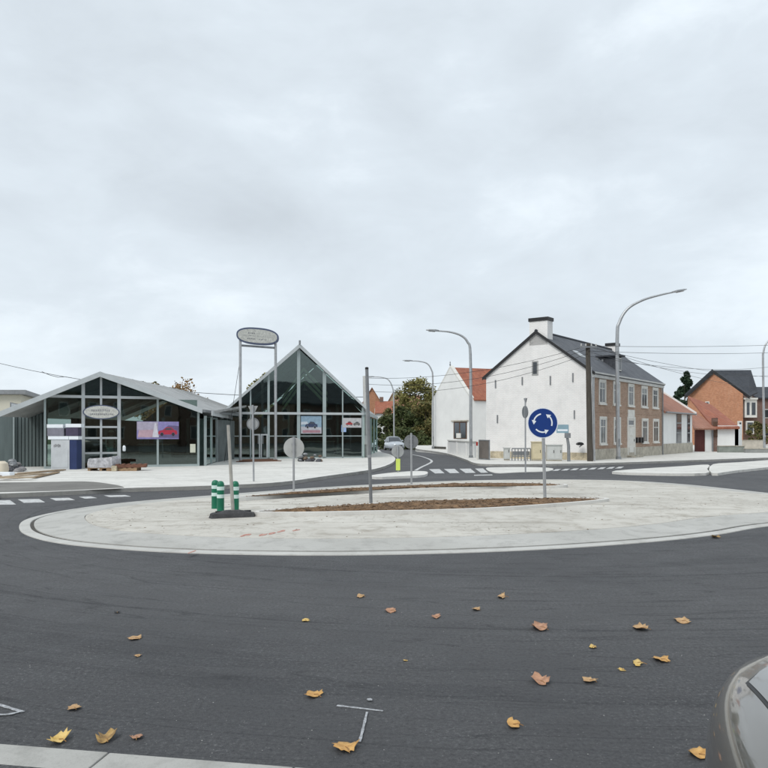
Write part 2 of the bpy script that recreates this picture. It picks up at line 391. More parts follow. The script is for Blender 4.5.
class Plane:                  # a vertical wall plane through two ground points; pixels map onto it
    def __init__(s, A, B, z=.1):
        s.A = V(A.x, A.y, 0); s.B = V(B.x, B.y, 0); s.z = z
        s.u = (s.B-s.A).normalized(); s.n = V(s.u.y, -s.u.x, 0)
        if s.n.y > 0 and s.n.dot(-s.A) < 0: s.n = -s.n
        if s.n.dot(-s.A) < 0: s.n = -s.n
        s.L = (s.B-s.A).length
    def p(s, px, py, off=0):
        r = V((px-384)/F, 1, (HY-py)/F); t = s.A.dot(s.n)/r.dot(s.n)
        return V(0, 0, EYE)+r*t+s.n*off
    def a(s, px): return (s.p(px, 0)-s.A).dot(s.u)
    def q(s, a, z, off=0): v = s.A+s.u*a+s.n*off; return V(v.x, v.y, z)
    def rect(s, m, x0, x1, y0, y1, o0, o1):       # pixel rectangle -> upright slab: plumb sides, level top and bottom
        a0, a1 = s.a(x0), s.a(x1); xm = (x0+x1)/2
        z1, z0 = s.p(xm, y0).z, s.p(xm, y1).z
        return m.prism([s.q(a0, z0, o0), s.q(a1, z0, o0), s.q(a1, z1, o0), s.q(a0, z1, o0)], s.n*(o1-o0))
    def az(s, m, a0, a1, z0, z1, o0, o1):
        return m.prism([s.q(a0, z0, o0), s.q(a1, z0, o0), s.q(a1, z1, o0), s.q(a0, z1, o0)], s.n*(o1-o0))
def struct(m, name, mat, **k): return m.build(name, mat, kind='structure', **k)

# ------------------------------------------------------------------ ground, roads, pavements
m = MB(); n = 60
def gz(x, y):
    d = math.hypot(x, y); return -.30 - .012*max(0, min(y, 400)-48) if y > 48 else -.30
xs = [-2500, -900, -300, -120, -60, -30, 0, 30, 60, 120, 300, 900, 2500]; ys = [-2500, -500, -100, -30, 0, 48, 80, 120, 200, 400, 900, 2500]
m.add([(x, y, gz(x, y)) for y in ys for x in xs], [(j*len(xs)+i, j*len(xs)+i+1, (j+1)*len(xs)+i+1, (j+1)*len(xs)+i) for j in range(len(ys)-1) for i in range(len(xs)-1)])
struct(m, 'ground', GRASS)
m = MB(); m.add([(-150, 1.0, 0), (150, 1.0, 0), (150, 56, 0), (-150, 56, 0)], [(0, 1, 2, 3)]); struct(m, 'road', ASPH)
m = MB()
pts = [(-4.5, 50, .004), (8, 50, .004)]
vs = []; fs = []
for i in range(12):
    y = 56+i*9 if i else 50
    cx = 0.9 - .0022*max(0, y-60)**1.6
    z = .004 if y < 56.5 else -.012*(y-56)
    vs += [(cx-4.2, y, z), (cx+4.6 if y < 75 else cx+3.2, y, z)]
    if i: fs.append((2*i-2, 2*i-1, 2*i+1, 2*i))
m.add(vs, fs); struct(m, 'side_road', ASPH)

PZ = .11
# forecourt to the left of the side road
edge = [V(-60, 14.0, 0), V(-30, 16.4, 0)] + [at(x, y, 0) for x, y in ((-90, 501.5), (0, 498), (60, 495.5), (130, 492), (180, 490.5), (230, 488.6), (282, 485.5), (330, 478.5), (370, 472.5), (386, 468), (394, 463.5), (395, 459.5), (390, 456))]
edge += [V(-.15, 58, 0), V(-.5, 66, 0), V(-1.6, 78, 0)]
edge = smooth_open(edge, 5)
m = MB(); m.prism([V(p.x, p.y, -.35) for p in edge]+[V(-5, 95, -.35), V(-60, 95, -.35)], (0, 0, PZ+.35)); struct(m, 'forecourt', CONC)
m = MB(); ribbon(m, edge, .16, -.05, PZ+.006, 1); struct(m, 'forecourt_kerb', KERB)
# gravel patch and its rim on the forecourt
gp = [at(x, y, PZ) for x, y in ((-120, 495.5), (-60, 493.8), (0, 492.2), (60, 490.8), (112, 489.2), (124, 487.4), (110, 484), (85, 481.5), (40, 482.2), (0, 482.6), (-60, 483.5), (-120, 485))]
m = MB(); m.prism(smooth_closed(gp, 4), (0, 0, .004)); struct(m, 'gravel_strip', GRAVEL)
# right-hand pavement before the houses
e2 = [V(.0446*78, 82, 0)] + [at(x, y, 0) for x, y in ((417, 450), (433, 452.3), (448, 455.2), (465, 461), (473, 464.6), (484, 466.2), (510, 466.5), (560, 466), (620, 464.6), (690, 462.2), (768, 459.4), (860, 456.5), (1000, 453.5))]
e2 = smooth_open(e2, 5)
m = MB(); m.prism([V(p.x, p.y, -.35) for p in e2]+[V(150, 90, -.35), V(150, 140, -.35), V(8, 140, -.35)], (0, 0, PZ+.35)); struct(m, 'pavement', CONC)
m = MB(); ribbon(m, e2, .16, -.05, PZ+.006, 1); struct(m, 'pavement_kerb', KERB)
# low refuge islands of the right-hand arm
def slab(name, P, z, mat, kind='structure', n=4, base=-.02, closed=True):
    Q = [at(x, y, 0) for x, y in P]; Q = smooth_closed(Q, n) if n > 1 else Q
    m = MB(); m.prism([V(p.x, p.y, base) for p in Q], (0, 0, z-base)); return struct(m, name, mat)
slab('corner_apron', ((486, 468.5), (500, 467.6), (530, 467.5), (552, 468.6), (548, 471.5), (520, 472.6), (495, 473.2)), .02, CONC)
slab('traffic_island', ((612, 474), (640, 471), (680, 468.4), (708, 466.6), (707, 471), (706, 475.5), (660, 475.8)), .10, CONC, n=3)
slab('traffic_island', ((713, 466.2), (740, 464.0), (800, 459.8), (900, 456), (905, 459.5), (800, 466.6), (740, 472.4), (712, 475.6)), .10, CONC, n=3)
slab('traffic_island', ((372, 477.5), (396, 474.4), (414, 473.2), (427, 473.8), (424, 477.2), (400, 478.6), (376, 479.4)), .09, KERB, n=3)
# near kerb, stone by stone, and the pavement behind it
ka, kb = at(-60, 740.5, .02), at(420, 778, .02)
kd = (kb-ka); kd.z = 0; L_ = kd.length; kd.normalize(); kn = V(kd.y, -kd.x, 0)
near = MB(); near.prism([ka+kn*.235+V(0, 0, -.17), kb+kn*.235+V(0, 0, -.17), kb+kd*14+kn*.235+V(0, 0, -.17), kb+kd*14+kn*9+V(0, 0, -.17), ka-kd*14+kn*9+V(0, 0, -.17), ka-kd*14+kn*.235+V(0, 0, -.17)], (0, 0, .185)); 
nearo = struct(near, 'near_pavement', pm('near_pavement_grey', (.07, .07, .072), .9, .3, 3, .8, 40, fine=.5, fscale=60))
proto = None; st = ka-kd*9
for i in range(26):
    if proto is None:
        m = MB(); m.obox((0, 0, -.1), kd*.992, kn*.23, (0, 0, .13)); proto = m.build('kerb_stone', KERB_N, bevel=.008); o = proto
    else: o = proto.copy(); COL.objects.link(o)
    o.parent = nearo; o.location = st+kd*1.0*i; o.location.z = random.uniform(-.003, .003)
# white paint block on the pavement edge, bottom left
m = MB(); b0 = at(-40, 757, .017); m.prism([at(-40, 756, .0155), at(33, 759.5, .0155), at(37, 775, .0155), at(-40, 775, .0155)], (0, 0, .004)); struct(m, 'pavement_marking', PAINT_W)

# ------------------------------------------------------------------ roundabout island
rim = [at(x, y, 0) for x, y in ((20, 530.3), (24, 521), (50, 513.6), (84, 508), (125, 503), (166, 499.4), (215, 495.6), (275, 491), (340, 486.7), (426, 482.2), (490, 480.4), (560, 479.9), (629, 481.2), (690, 485.2), (768, 493.4))]
rim += [V(11.6, 18.2, 0), V(10.9, 16.2, 0), V(9.3, 14.6, 0)] + [at(x, y, 0) for x, y in ((768, 526.5), (720, 534.5), (658, 541.6), (560, 548.8), (454, 553.4), (340, 555.6), (250, 555), (182, 553.2), (122, 549.8), (65, 544.4), (34, 538))]
rim = smooth_closed(rim, 8)
cen = V(2.3, 17.2, 0)
def inset(d, z):
    out = []; k = len(rim)
    for i, p in enumerate(rim):
        t = rim[(i+2) % k]-rim[i-2]; t.normalize(); nn = V(t.y, -t.x, 0)
        if nn.dot(cen-p) < 0: nn = -nn
        out.append(V(p.x, p.y, 0)+nn*d+V(0, 0, z))
    return out
def band(name, rings, mat, cap=None):
    m = MB(); k = len(rim); vs = [p for r in rings for p in r]; fs = []
    for j in range(len(rings)-1):
        for i in range(k): fs.append((j*k+i, j*k+(i+1) % k, (j+1)*k+(i+1) % k, (j+1)*k+i))
    if cap is not None:
        vs.append(cap); c = len(vs)-1; b = (len(rings)-1)*k
        for i in range(k): fs.append((b+i, b+(i+1) % k, c))
    m.add(vs, fs); return struct(m, name, mat)
band('island_kerb', [inset(-.01, -.02), inset(0, .012), inset(.03, .018), inset(.17, .024), inset(.18, .01)], concrete_material('island_edge_concrete', (.46, .455, .43), (.54, .535, .51), (.28, .27, .25), .5))
band('island_joint', [inset(.16, .012), inset(.25, .012)], JOINT)
def lerp_ring(r, s, z): return [V(cen.x+(p.x-cen.x)*s, cen.y+(p.y-cen.y)*s, z) for p in r]
base_r = inset(.35, 0)
band('island_apron', [inset(.24, .0), inset(.24, .028), inset(1.1, .075)], CONC_G)
b2 = inset(1.1, 0)
band('island_paving', [inset(1.1, .05), inset(1.115, .079)]+[lerp_ring(b2, s, .079+.07*(1-s)) for s in (.985, .9, .7, .5, .3, .1)], CONC_R, V(cen.x, cen.y, .15))
def isl_h(x, y):               # height of the island paving at a point
    d = V(x-cen.x, y-cen.y, 0); L0 = d.length
    if L0 < .01: return .149
    d.normalize(); best = max(b2, key=lambda q: V(q.x-cen.x, q.y-cen.y, 0).normalized().dot(d))
    return .079+.07*(1-min(1, L0/V(best.x-cen.x, best.y-cen.y, 0).length))
def isl_at(px, py):
    z = .1
    for _ in range(4): p = at(px, py, z); z = isl_h(p.x, p.y)
    return at(px, py, z)
def island_bed(P, name, hump):
    Q = [at(x, y, .14) for x, y in P]; Q = smooth_closed(Q, 5)
    c = sum(Q, V(0, 0, 0))/len(Q); k = len(Q)
    m = MB()                      # kerb round the bed
    O = []; sg = 1 if sum(Q[i-1].x*Q[i].y-Q[i].x*Q[i-1].y for i in range(k)) > 0 else -1
    for i in range(k):
        t = (Q[(i+1) % k]-Q[i-1]).normalized(); nn = V(t.y, -t.x, 0)*sg
        O.append(Q[i]+nn*.10)
    lv = [(Q, -.02), (Q, .185), (O, .185), (O, -.02)]
    m.add([V(p.x, p.y, z) for r_, z in lv for p in r_], [(j*k+i, j*k+(i+1) % k, (j+1) % 4*k+(i+1) % k, (j+1) % 4*k+i) for j in range(4) for i in range(k)])
    struct(m, name+'_kerb', KERB)
    # soil: an uneven mound
    m = MB(); rings = [1, .93, .8, .6, .35, .12]; vs = []
    for j, s in enumerate(rings):
        for i, q in enumerate(Q):
            p = V(c.x+(q.x-c.x)*s, c.y+(q.y-c.y)*s, 0)
            h = (.172 if s < 1 else .12)+hump*(1-s**2)**.5 + noise.noise(V(p.x*3.1, p.y*3.1, 3))*.035*(s < 1)+noise.noise(V(p.x*9, p.y*9, 7))*.022*(s < 1)
            vs.append(V(p.x, p.y, h))
    fs = [(j*k+i, j*k+(i+1) % k, (j+1)*k+(i+1) % k, (j+1)*k+i) for j in range(len(rings)-1) for i in range(k)]+[tuple((len(rings)-1)*k+i for i in range(k))]
    m.add(vs, fs); struct(m, name, SOIL)
    m = MB()                      # crumbs of soil and dead leaves
    for i in range(1500):
        q = random.choice(Q); s = random.random()**.5*.97; p = V(c.x+(q.x-c.x)*s, c.y+(q.y-c.y)*s, .175+hump*(1-s**2)**.5)
        r = random.uniform(.008, .028); d = [V(random.gauss(0, r), random.gauss(0, r), random.uniform(0, r*.9)) for _ in range(4)]
        m.add([p+x for x in d], [(0, 1, 2), (0, 2, 3), (0, 3, 1), (1, 3, 2)])
    m.build('soil_clods', pm('clod_brown', (.15, .09, .05), 1, .5, 6, col2=(.27, .175, .10)), kind='stuff', label='brown crumbs of soil and dry leaf litter on the %s bed of the island' % ('near' if hump > .03 else 'far'), cat='soil')
island_bed(((258, 513.6), (300, 514.0), (368, 512.8), (440, 511.4), (500, 509), (560, 504.8), (600, 501.2), (598, 499.6), (540, 500.2), (470, 501.6), (410, 503.6), (350, 507), (300, 510.2)), 'near_planting_bed', .05)
island_bed(((238, 499.2), (300, 494.6), (370, 491.6), (440, 488.9), (500, 487.6), (550, 487.2), (564, 485.8), (540, 484.4), (480, 484.2), (420, 486), (340, 490), (280, 494.5)), 'far_planting_bed', .03)
# litter scattered over the island and small chips on the asphalt: beyond counting
def scatter(name, n, fn, r0, r1, mat, label, cat, flat=.5):
    m = MB()
    for i in range(n):
        p = fn(); r = random.uniform(r0, r1)
        a = random.random()*6.28; k = 5
        base = [p+V(math.cos(a+6.28*j/k)*r*random.uniform(.6, 1.2), math.sin(a+6.28*j/k)*r*random.uniform(.6, 1.2), 0) for j in range(k)]
        top = p+V(0, 0, r*flat)
        m.add(base+[top], [(j, (j+1) % k, k) for j in range(k)])
    return m.build(name, mat, kind='stuff', label=label, cat=cat, recalc=False)
def isl():
    q = random.choice(b2); s = random.random()**.5; return V(cen.x+(q.x-cen.x)*s, cen.y+(q.y-cen.y)*s, .078+.07*(1-s))
scatter('litter_crumbs', 240, isl, .006, .028, pm('dark_litter', (.20, .17, .13), 1, .4, 6), 'dark crumbs and leaf bits lying over the pale island paving', 'litter')
def roadp():
    return at(random.uniform(-20, 740), 575+185*random.random()**.8, .0005)
scatter('stone_chips', 130, roadp, .002, .006, pm('pale_chips', (.34, .34, .33), .9, .3, 6), 'tiny pale stone chips strewn over the dark asphalt', 'gravel')
# orange-red spray dashes on the island
for i, (x0, x1, y0, y1) in enumerate(((240, 252, 534.5, 533), (258, 268, 533.8, 533), (268, 276, 532.5, 531.6), (276, 286, 531, 529.6), (292, 300, 529.6, 529), (188, 196, 551.5, 549.6))):
    m = MB(); a, b = at(x0, y0, .105 if i < 5 else .075), at(x1, y1, .105 if i < 5 else .075)
    k = 9; P = []
    for j in range(k):
        an = 6.283*j/k; c = (a+b)/2; h = (b-a)/2
        P.append(c+h*math.cos(an)*random.uniform(.7, 1.1)+V(0, 1, 0)*math.sin(an)*.13*random.uniform(.4, 1.2))
    m.prism([V(p.x, p.y, (isl_h(p.x, p.y)+.0005 if i < 5 else .055)) for p in P], (0, 0, .003))
    struct(m, 'paint_mark', pm('faded_red_spray', (.52, .17, .12), .9, .35, 25, col2=(.52, .36, .31)))

# ------------------------------------------------------------------ painted markings
def mark(P, z=.004, name='road_marking', mat=PAINT_W):
    m = MB(); m.prism([V(p.x, p.y, z-.003) for p in [at(x, y, 0) for x, y in P]], (0, 0, .005)); return struct(m, name, mat)
for x0, x1, y0, y1 in ((-20, 13, 500.8, 505.2), (21, 42, 499.6, 503), (53, 72, 498.4, 500.8), (82, 94, 497.0, 498.8), (107, 128, 495.6, 497.2)):
    mark(((x0-3, y0), (x1-3, y0-.4), (x1+3, y1-.6), (x0+3, y1)))
for x0, x1 in ((431, 443.5), (446, 458.5), (461.5, 474.5), (477, 487)):
    k = (x0-417)/70*1.0
    mark(((x0-2, 469.6-k), (x1-4, 469.4-k), (x1+1, 473.6-k), (x0+4, 473.8-k)), .007)
mark(((474, 475.0), (492, 474.6), (492.5, 475.4), (474, 475.8)))
cl = smooth_open([at(x, y, 0) for x, y in ((411, 454.6), (420, 456.4), (428, 459.2), (430.5, 461.5), (427, 464), (420, 467.2), (414, 470.6))], 5)
m = MB(); ribbon(m, cl, .14, .003, .008, 1); struct(m, 'road_marking', PAINT_W)
for i in range(8):
    x = 556+i*9; y = 469.3-i*.35
    mark(((x, y), (x+5, y-.2), (x+2, y+1.5), (x-4, y+1.7)))
# survey marks sprayed on the road
def stripe(P, w, name='survey_mark', z=.002):
    path = [at(x, y, 0) for x, y in P]; m = MB()
    path = smooth_open(path, 6) if len(path) > 2 else [path[0].lerp(path[1], t/8) for t in range(9)]
    L2 = []
    for i, p in enumerate(path):
        t = (path[min(i+1, len(path)-1)]-path[max(i-1, 0)]).normalized(); nn = V(-t.y, t.x, 0)*w*random.uniform(.35, .6)
        L2.append((p+nn, p-nn))
    for i in range(len(path)-1):
        a, b = L2[i], L2[i+1]; m.prism([V(q.x, q.y, z) for q in (a[0], b[0], b[1], a[1])], (0, 0, .003))
    return struct(m, name, pm('worn_chalk_paint', (.33, .34, .355), .9, .3, 30, fine=.3, fscale=90))
stripe(((337, 706), (383, 711.5)), .020); stripe(((367.0, 713.2), (362.8, 731), (359.6, 743)), .017, z=.006); stripe(((369, 700.2), (370.4, 702.2)), .03, z=.010)
stripe(((-8, 703), (10, 708.5), (23, 712.5)), .024); stripe(((23, 712), (8, 715.5), (-10, 715.8)), .024, z=.006)

# ------------------------------------------------------------------ signs, posts, bollards
def disc(m, c, r, n, th, seg=36):
    n = Vector(n).normalized(); a = V(0, 0, 1); x = a.cross(n).normalized()
    return m.prism([c+x*math.cos(6.28319*i/seg)*r+a*math.sin(6.28319*i/seg)*r for i in range(seg)], n*th)
# blue roundabout sign
D = 17.3; base = atd(545.2, 498.5, D); c = atd(542.6, 423, D); r = 15.3/F*D
t = thing('roundabout_sign', base, 'round blue sign with three white circling arrows on a post in the near bed', 'road sign')
m = MB(); m.tube([base-V(0, 0, .2), atd(543.0, 409.5, D)+V(0, .045, 0)], .038, 12); m.build('post', METAL, t, smooth=True)
m = MB(); m.lathe(atd(543.0, 409.4, D)+V(0, .045, 0), [(.04, -.02), (.04, .012), (.01, .03)], 12); m.build('post_cap', METAL_D, t)
m = MB(); disc(m, c, r, (0, -1, 0), .018); pl = m.build('sign_plate', SIGN_W, t)
m = MB(); disc(m, c+V(0, -.018, 0), r*.945, (0, -1, 0), .004); m.build('blue_face', BLUE, pl)
for k in range(3):            # three arrows chasing each other anticlockwise
    m = MB(); a0 = R(-18+120*k); a1 = R(44+120*k); P = []; rr, w = r*.60, r*.045; N_ = 12
    for i in range(N_+1): a = a0+(a1-a0)*i/N_; P.append((rr+w, a))
    for dr, da in ((r*.155, 0), (0, R(26)), (-r*.155, 0)): P.append((rr+dr, a1+da))
    for i in range(N_+1): a = a1+(a0-a1)*i/N_; P.append((rr-w, a))
    m.prism([c+V(math.cos(a)*q, -.022, math.sin(a)*q) for q, a in P], (0, -.003, 0)); m.build('arrow', SIGN_W, pl)
m = MB()
for dz in (-.2, .2):
    m = MB(); m.box(c.x-.1, c.x+.1, c.y+.001, c.y+.03, c.z+dz-.02, c.z+dz+.02); m.build('bracket', METAL_D, t)
# bare leaning post
D = 15.9; b = atd(371.3, 506, D); tp = atd(366.8, 368, D)
t = thing('metal_post', b, 'tall bare grey metal post leaning slightly left at the left part of the near bed', 'post')
m = MB(); m.tube([b-V(0, 0, .15), tp], .036, 12); m.build('post', METAL_D, t, smooth=True)
m = MB(); m.lathe(tp, [(.038, -.03), (.038, .01), (.02, .02)], 12); m.build('post_cap', BLACK, t)
m = MB(); p = b.lerp(tp, .36); m.lathe(p, [(.042, -.03), (.042, .03)], 12); m.build('clamp', METAL, t)
# backs of round signs
def back_sign(pxb, pyb, D, items, label, topy, group=None, mat=SIGN_BACK, rp=.03):
    b = atd(pxb, pyb, D); t = thing('road_sign', b, label, 'road sign', group)
    tx = atd(items[0][0], topy, D)
    m = MB(); m.tube([b-V(0, 0, .15), V(tx.x, b.y, tx.z)], rp, 10); m.build('post', METAL, t, smooth=True)
    for it in items:
        px, py, rpx = it[:3]; c = atd(px, py, D)+V(0, .05, 0); r = rpx/F*D
        if len(it) > 3 and it[3] == 'tri':
            m = MB(); m.prism([c+V(-r, 0, r*.75), c+V(r, 0, r*.75), c+V(r*.12, 0, -r), c+V(-r*.12, 0, -r)], (0, .02, 0)); pl = m.build('triangular_plate', mat, t)
        else:
            m = MB(); disc(m, c, r, (0, 1, 0), .02); pl = m.build('round_plate', mat, t)
            if len(it) > 3:
                m = MB(); P = []; S_ = 30
                for i in range(S_):
                    a, b_ = 6.28319*i/S_, 6.28319*(i+1)/S_
                    m.prism([c+V(math.cos(a)*r*q, -.004, math.sin(a)*r*q) if w == 0 else c+V(math.cos(b_)*r*q, -.004, math.sin(b_)*r*q) for q, w in ((1.0, 0), (1.0, 1), (.8, 1), (.8, 0))], (0, .003, 0))
                m.build('stiffening_rim', METAL_D if it[3] == 'rim' else METAL, pl)
        for dz in (-.35, .35):
            m = MB(); m.box(c.x-r*.22, c.x+r*.22, c.y-.03, c.y-.005, c.z+r*dz-.012, c.z+r*dz+.012); m.build('bracket', METAL, pl)
    return t
PLN = pm('sign_back_pale', (.46, .47, .46), .55, .08, 4, metal=.3)
back_sign(293.8, 491, 20.2, [(293.6, 447.8, 10.3)], 'large plain pale round sign back on a post before the pointed showroom', 437, mat=PLN)
back_sign(253.8, 482, 23.8, [(252.6, 423.8, 6.3, 'rim'), (252.6, 409.6, 5.0, 'tri')], 'sign post with small inverted triangle above a ringed disc, near the twin-post oval sign', 405, mat=SIGN_BACK)
back_sign(411.5, 485, 22.8, [(411.2, 441.8, 7.2, 'rim')], 'ringed dark grey back of a round sign on a post in the far planting bed', 433, mat=METAL_D)
D = 29.5
t = back_sign(398, 473.5, D, [(397.7, 451.3, 6.2)], 'small round grey sign back above a fluorescent yellow marker plate on the splitter island', 446)
m = MB(); c = atd(398, 464.5, D); m.box(c.x-.085, c.x+.085, c.y-.06, c.y-.035, c.z-.23, c.z+.23); m.build('yellow_marker', pm('fluorescent_yellow', (.60, .72, .14), .5, .03, 3), t)
# edge-on signs on the pavement before the white gable
D = 30.7; b = atd(525.5, 470.6, D); t = thing('road_sign', b, 'slim post with two dark signs seen almost edge-on before the white gable', 'road sign')
m = MB(); m.tube([b-V(0, 0, .1), atd(525.3, 398, D)], .032, 10); m.build('post', METAL, t, smooth=True)
for py, h in ((401, 3.0), (412, 6.2)):
    c = atd(525.2, py, D); r = h/F*D; m = MB(); ax = V(.96, .28, 0)
    disc(m, c-ax*.02, r, ax, .03, 24) if h > 4 else m.prism([c+V(-.28*r*1.1, r, 0)+V(0, 0, r*.9), c-V(-.28*r*1.1, r, 0)+V(0, 0, r*.9), c+V(0, 0, -r)], ax*.03)
    m.build('round_plate' if h > 4 else 'triangular_plate', METAL_D, t)
# green bollards with white bands
def bollard(px, top, bot, D, label, g='green bollards beside the leaning stake'):
    b = isl_at(px, bot); D = b.y; h = (bot-top)/F*D; t = thing('bollard', b, label, 'bollard', g); r = 3.6/F*D
    m = MB(); m.lathe(b, [(r*1.05, 0), (r, h*.03), (r, h*.88), (r*.92, h*.93), (r*.66, h*.98), (r*.2, h)], 20); m.build('bollard_body', GREEN_P, t, smooth=True)
    for z0, z1 in ((.44, .56), (.70, .82)):
        m = MB(); m.lathe(b, [(r*1.015, h*z0), (r*1.03, h*z0), (r*1.03, h*z1), (r*1.015, h*z1)], 20); m.build('reflective_band', BAND_W, t, smooth=True)
    return t
bollard(215.2, 480, 508.5, 14.9, 'leftmost green bollard with white bands, half hidden behind its neighbour')
bollard(220.6, 481, 511.2, 14.4, 'middle green bollard with white bands, nearest to the viewer left of the stake')
bollard(235.3, 481, 511.8, 14.3, 'green bollard with white bands standing just right of the leaning stake')
# stake in a rubber foot
b = isl_at(233.3, 517); D = b.y; t = thing('temporary_stake', b, 'leaning grey stake standing in a dark rubber foot beside the green bollards', 'stake')
m = MB(); m.tube([b, atd(228.2, 425, D)], [.034, .030], 8); m.build('stake', pm('weathered_stake', (.36, .35, .32), .8, .2, 5), t, smooth=True)
m = MB(); th = R(18); ux, uy = V(math.cos(th), math.sin(th), 0), V(-math.sin(th), math.cos(th), 0); bz = b.z+.03
lo = [(-.42, -.15), (.38, -.15), (.42, 0), (.38, .15), (-.42, .15), (-.46, 0)]
vs = [V(b.x, b.y, bz-.05)+ux*a+uy*c for a, c in lo]+[V(b.x, b.y, bz+.05)+ux*a*.93+uy*c*.85 for a, c in lo]+[V(b.x, b.y, bz+.10)+ux*a*.3+uy*c*.55 for a, c in lo]
fs = [tuple(range(6))]+[(j*6+i, j*6+(i+1) % 6, (j+1)*6+(i+1) % 6, (j+1)*6+i) for j in (0, 1) for i in range(6)]+[tuple(range(12, 18))]
m.add(vs, fs); m.build('rubber_foot', RUBBER, t, bevel=.012)
for s in (-1, 1):
    m = MB(); q = V(b.x, b.y, bz+.055)+ux*.27*s; m.obox(q-ux*.06-uy*.03, ux*.12, uy*.06, (0, 0, .035)); m.build('carry_handle', BLACK, t)

# ------------------------------------------------------------------ street lamps
def lamp(P, D, label, lower=None, head=13, r0=.10):
    pts = [atd(x, y, D) for x, y in P]; b = pts[0]
    t = thing('street_lamp', b, label, 'street lamp', 'tall curved street lamps')
    body = smooth_open(pts[1:], 5); body = [b]+body; k = len(body)
    m = MB(); m.tube(body, [r0-(r0-.045)*i/(k-1) for i in range(k)], 12); m.build('pole', METAL, t, smooth=True)
    e, f = body[-1], body[-4]; d = (e-f).normalized(); hl = head/F*D; s = V(0, 1, 0); up = d.cross(s)
    if up.z < 0: up = -up
    m = MB(); o = e-d*hl*.15
    vs = []
    for tt, w, h in ((0, .07, .05), (.3, .15, .07), (.8, .14, .05), (1, .08, .02)):
        q = o+d*hl*tt; vs += [q-s*w-up*h*.5, q+s*w-up*h*.5, q+s*w*.8+up*h, q-s*w*.8+up*h]
    fs = [(0, 1, 2, 3), (12, 15, 14, 13)]+[(j*4+i, j*4+(i+1) % 4, j*4+4+(i+1) % 4, j*4+4+i) for j in range(3) for i in range(4)]
    m.add(vs, fs); h_ = m.build('lamp_head', METAL_D, t)
    m = MB(); q = o+d*hl*.3-up*.055; m.obox(q-s*.1, d*hl*.5, s*.2, -up*.02); m.build('lens', pm('lamp_lens', (.55, .56, .56), .2, .05, 3), h_)
    m = MB(); m.lathe(b, [(.17, 0), (.17, .03), (r0*1.3, .05), (r0*1.3, .16)], 12); m.build('base_collar', METAL_D, t)
    dd = V(0, -1, 0); q = b+V(-.045, -r0*.95-.015, .75); m = MB(); m.obox(q, (.09, 0, 0), (0, .03, 0), (0, 0, .45)); m.build('access_hatch', METAL_D, t)
    return t
lamp(((618.5, 459.2), (617.8, 430), (617.2, 340), (619.5, 322), (628, 308.5), (643, 300), (660, 295), (674, 292)), 43.2, 'tallest street lamp, arm curving right, before the brick house front', head=15, r0=.12)
lamp(((471, 458), (470.8, 430), (470.4, 355), (467.5, 342), (461, 335.5), (450, 332), (437, 330.8)), 45.8, 'street lamp curving left, at the pavement before the small white house', head=13)
lamp(((433.4, 449), (433, 430), (432.8, 380), (431.5, 370), (427, 363.5), (419, 361.3), (411, 360.8)), 70, 'street lamp curving left, against the trees left of the small white house', head=10, r0=.085)
lamp(((394.4, 447), (394, 430), (393.6, 396), (392, 386), (388, 379.5), (381, 377.2), (373, 376.8)), 84, 'farthest street lamp, curving left above the trees beside the pointed showroom', head=9, r0=.085)
lamp(((764.5, 451), (764, 430), (763, 362), (763.5, 352), (766, 344), (772, 338), (784, 333)), 62, 'street lamp at the right edge of the picture, arm curving right', head=14)

# ------------------------------------------------------------------ poles and wires
D = 40.3; b = atd(590.2, 461.2, D); tp = atd(587.8, 343.5, D)
t = thing('utility_pole', b, 'weathered wooden utility pole at the corner of the white gable and brick front', 'utility pole')
m = MB(); m.tube([b, b.lerp(tp, .5), tp], [.17, .15, .12], 12); m.build('pole', WOOD_P, t, smooth=True)
m = MB(); q = tp-V(0, 0, .25); m.obox(q+V(-.45, -.2, 0), (.9, 0, 0), (0, .08, 0), (0, 0, .09)); m.build('crossarm', METAL_D, t)
for dx in (-.4, -.15, .15, .4):
    m = MB(); m.lathe(q+V(dx, -.16, .09), [(.03, 0), (.045, .03), (.03, .06), (.045, .09), (.02, .13)], 10); m.build('insulator', pm('porcelain', (.5, .5, .48), .3), t)
m = MB(); m.tube([b+V(.22, -.08, 0), b+V(.2, -.06, 2.6), b.lerp(tp, .8)+V(.15, 0, 0)], .035, 8); m.build('cable_conduit', METAL, t)
D2 = 46.5; wb = atd(366.8, 457, D2); wt = atd(364.6, 376, D2)
t = thing('concrete_pole', wb, 'pale concrete pole with a junction box standing by the right corner of the pointed showroom', 'utility pole')
m = MB(); m.tube([wb, wt], [.15, .12], 8); m.build('pole', pm('pale_concrete_pole', (.55, .55, .53), .85, .1, 3), t, smooth=True)
m = MB(); q = atd(365.4, 440, D2); m.box(q.x-.16, q.x+.16, q.y-.3, q.y-.12, q.z-.28, q.z+.28); m.build('junction_box', pm('white_box', (.66, .66, .64), .6), t, bevel=.02)
def wire(A, B, sag, label, r=.011):
    P = []; k = 26
    for i in range(k+1):
        s = i/k; p = A.lerp(B, s); p.z -= sag*4*s*(1-s); P.append(p)
    m = MB(); m.tube(P, r, 5); m.build('overhead_wire', BLACK, label=label, cat='wire', group='overhead wires')
g = atd(588, 346, D)
for (yl, yr, sg, lb) in ((378, 345.5, .55, 'topmost'), (384, 349, .7, 'second highest'), (391, 353.5, .75, 'lowest')):
    wire(atd(365.5, yl, D2-.1), atd(588, yr, D-.15), sg, '%s wire crossing before the white gable from the concrete pole to the wooden pole' % lb)
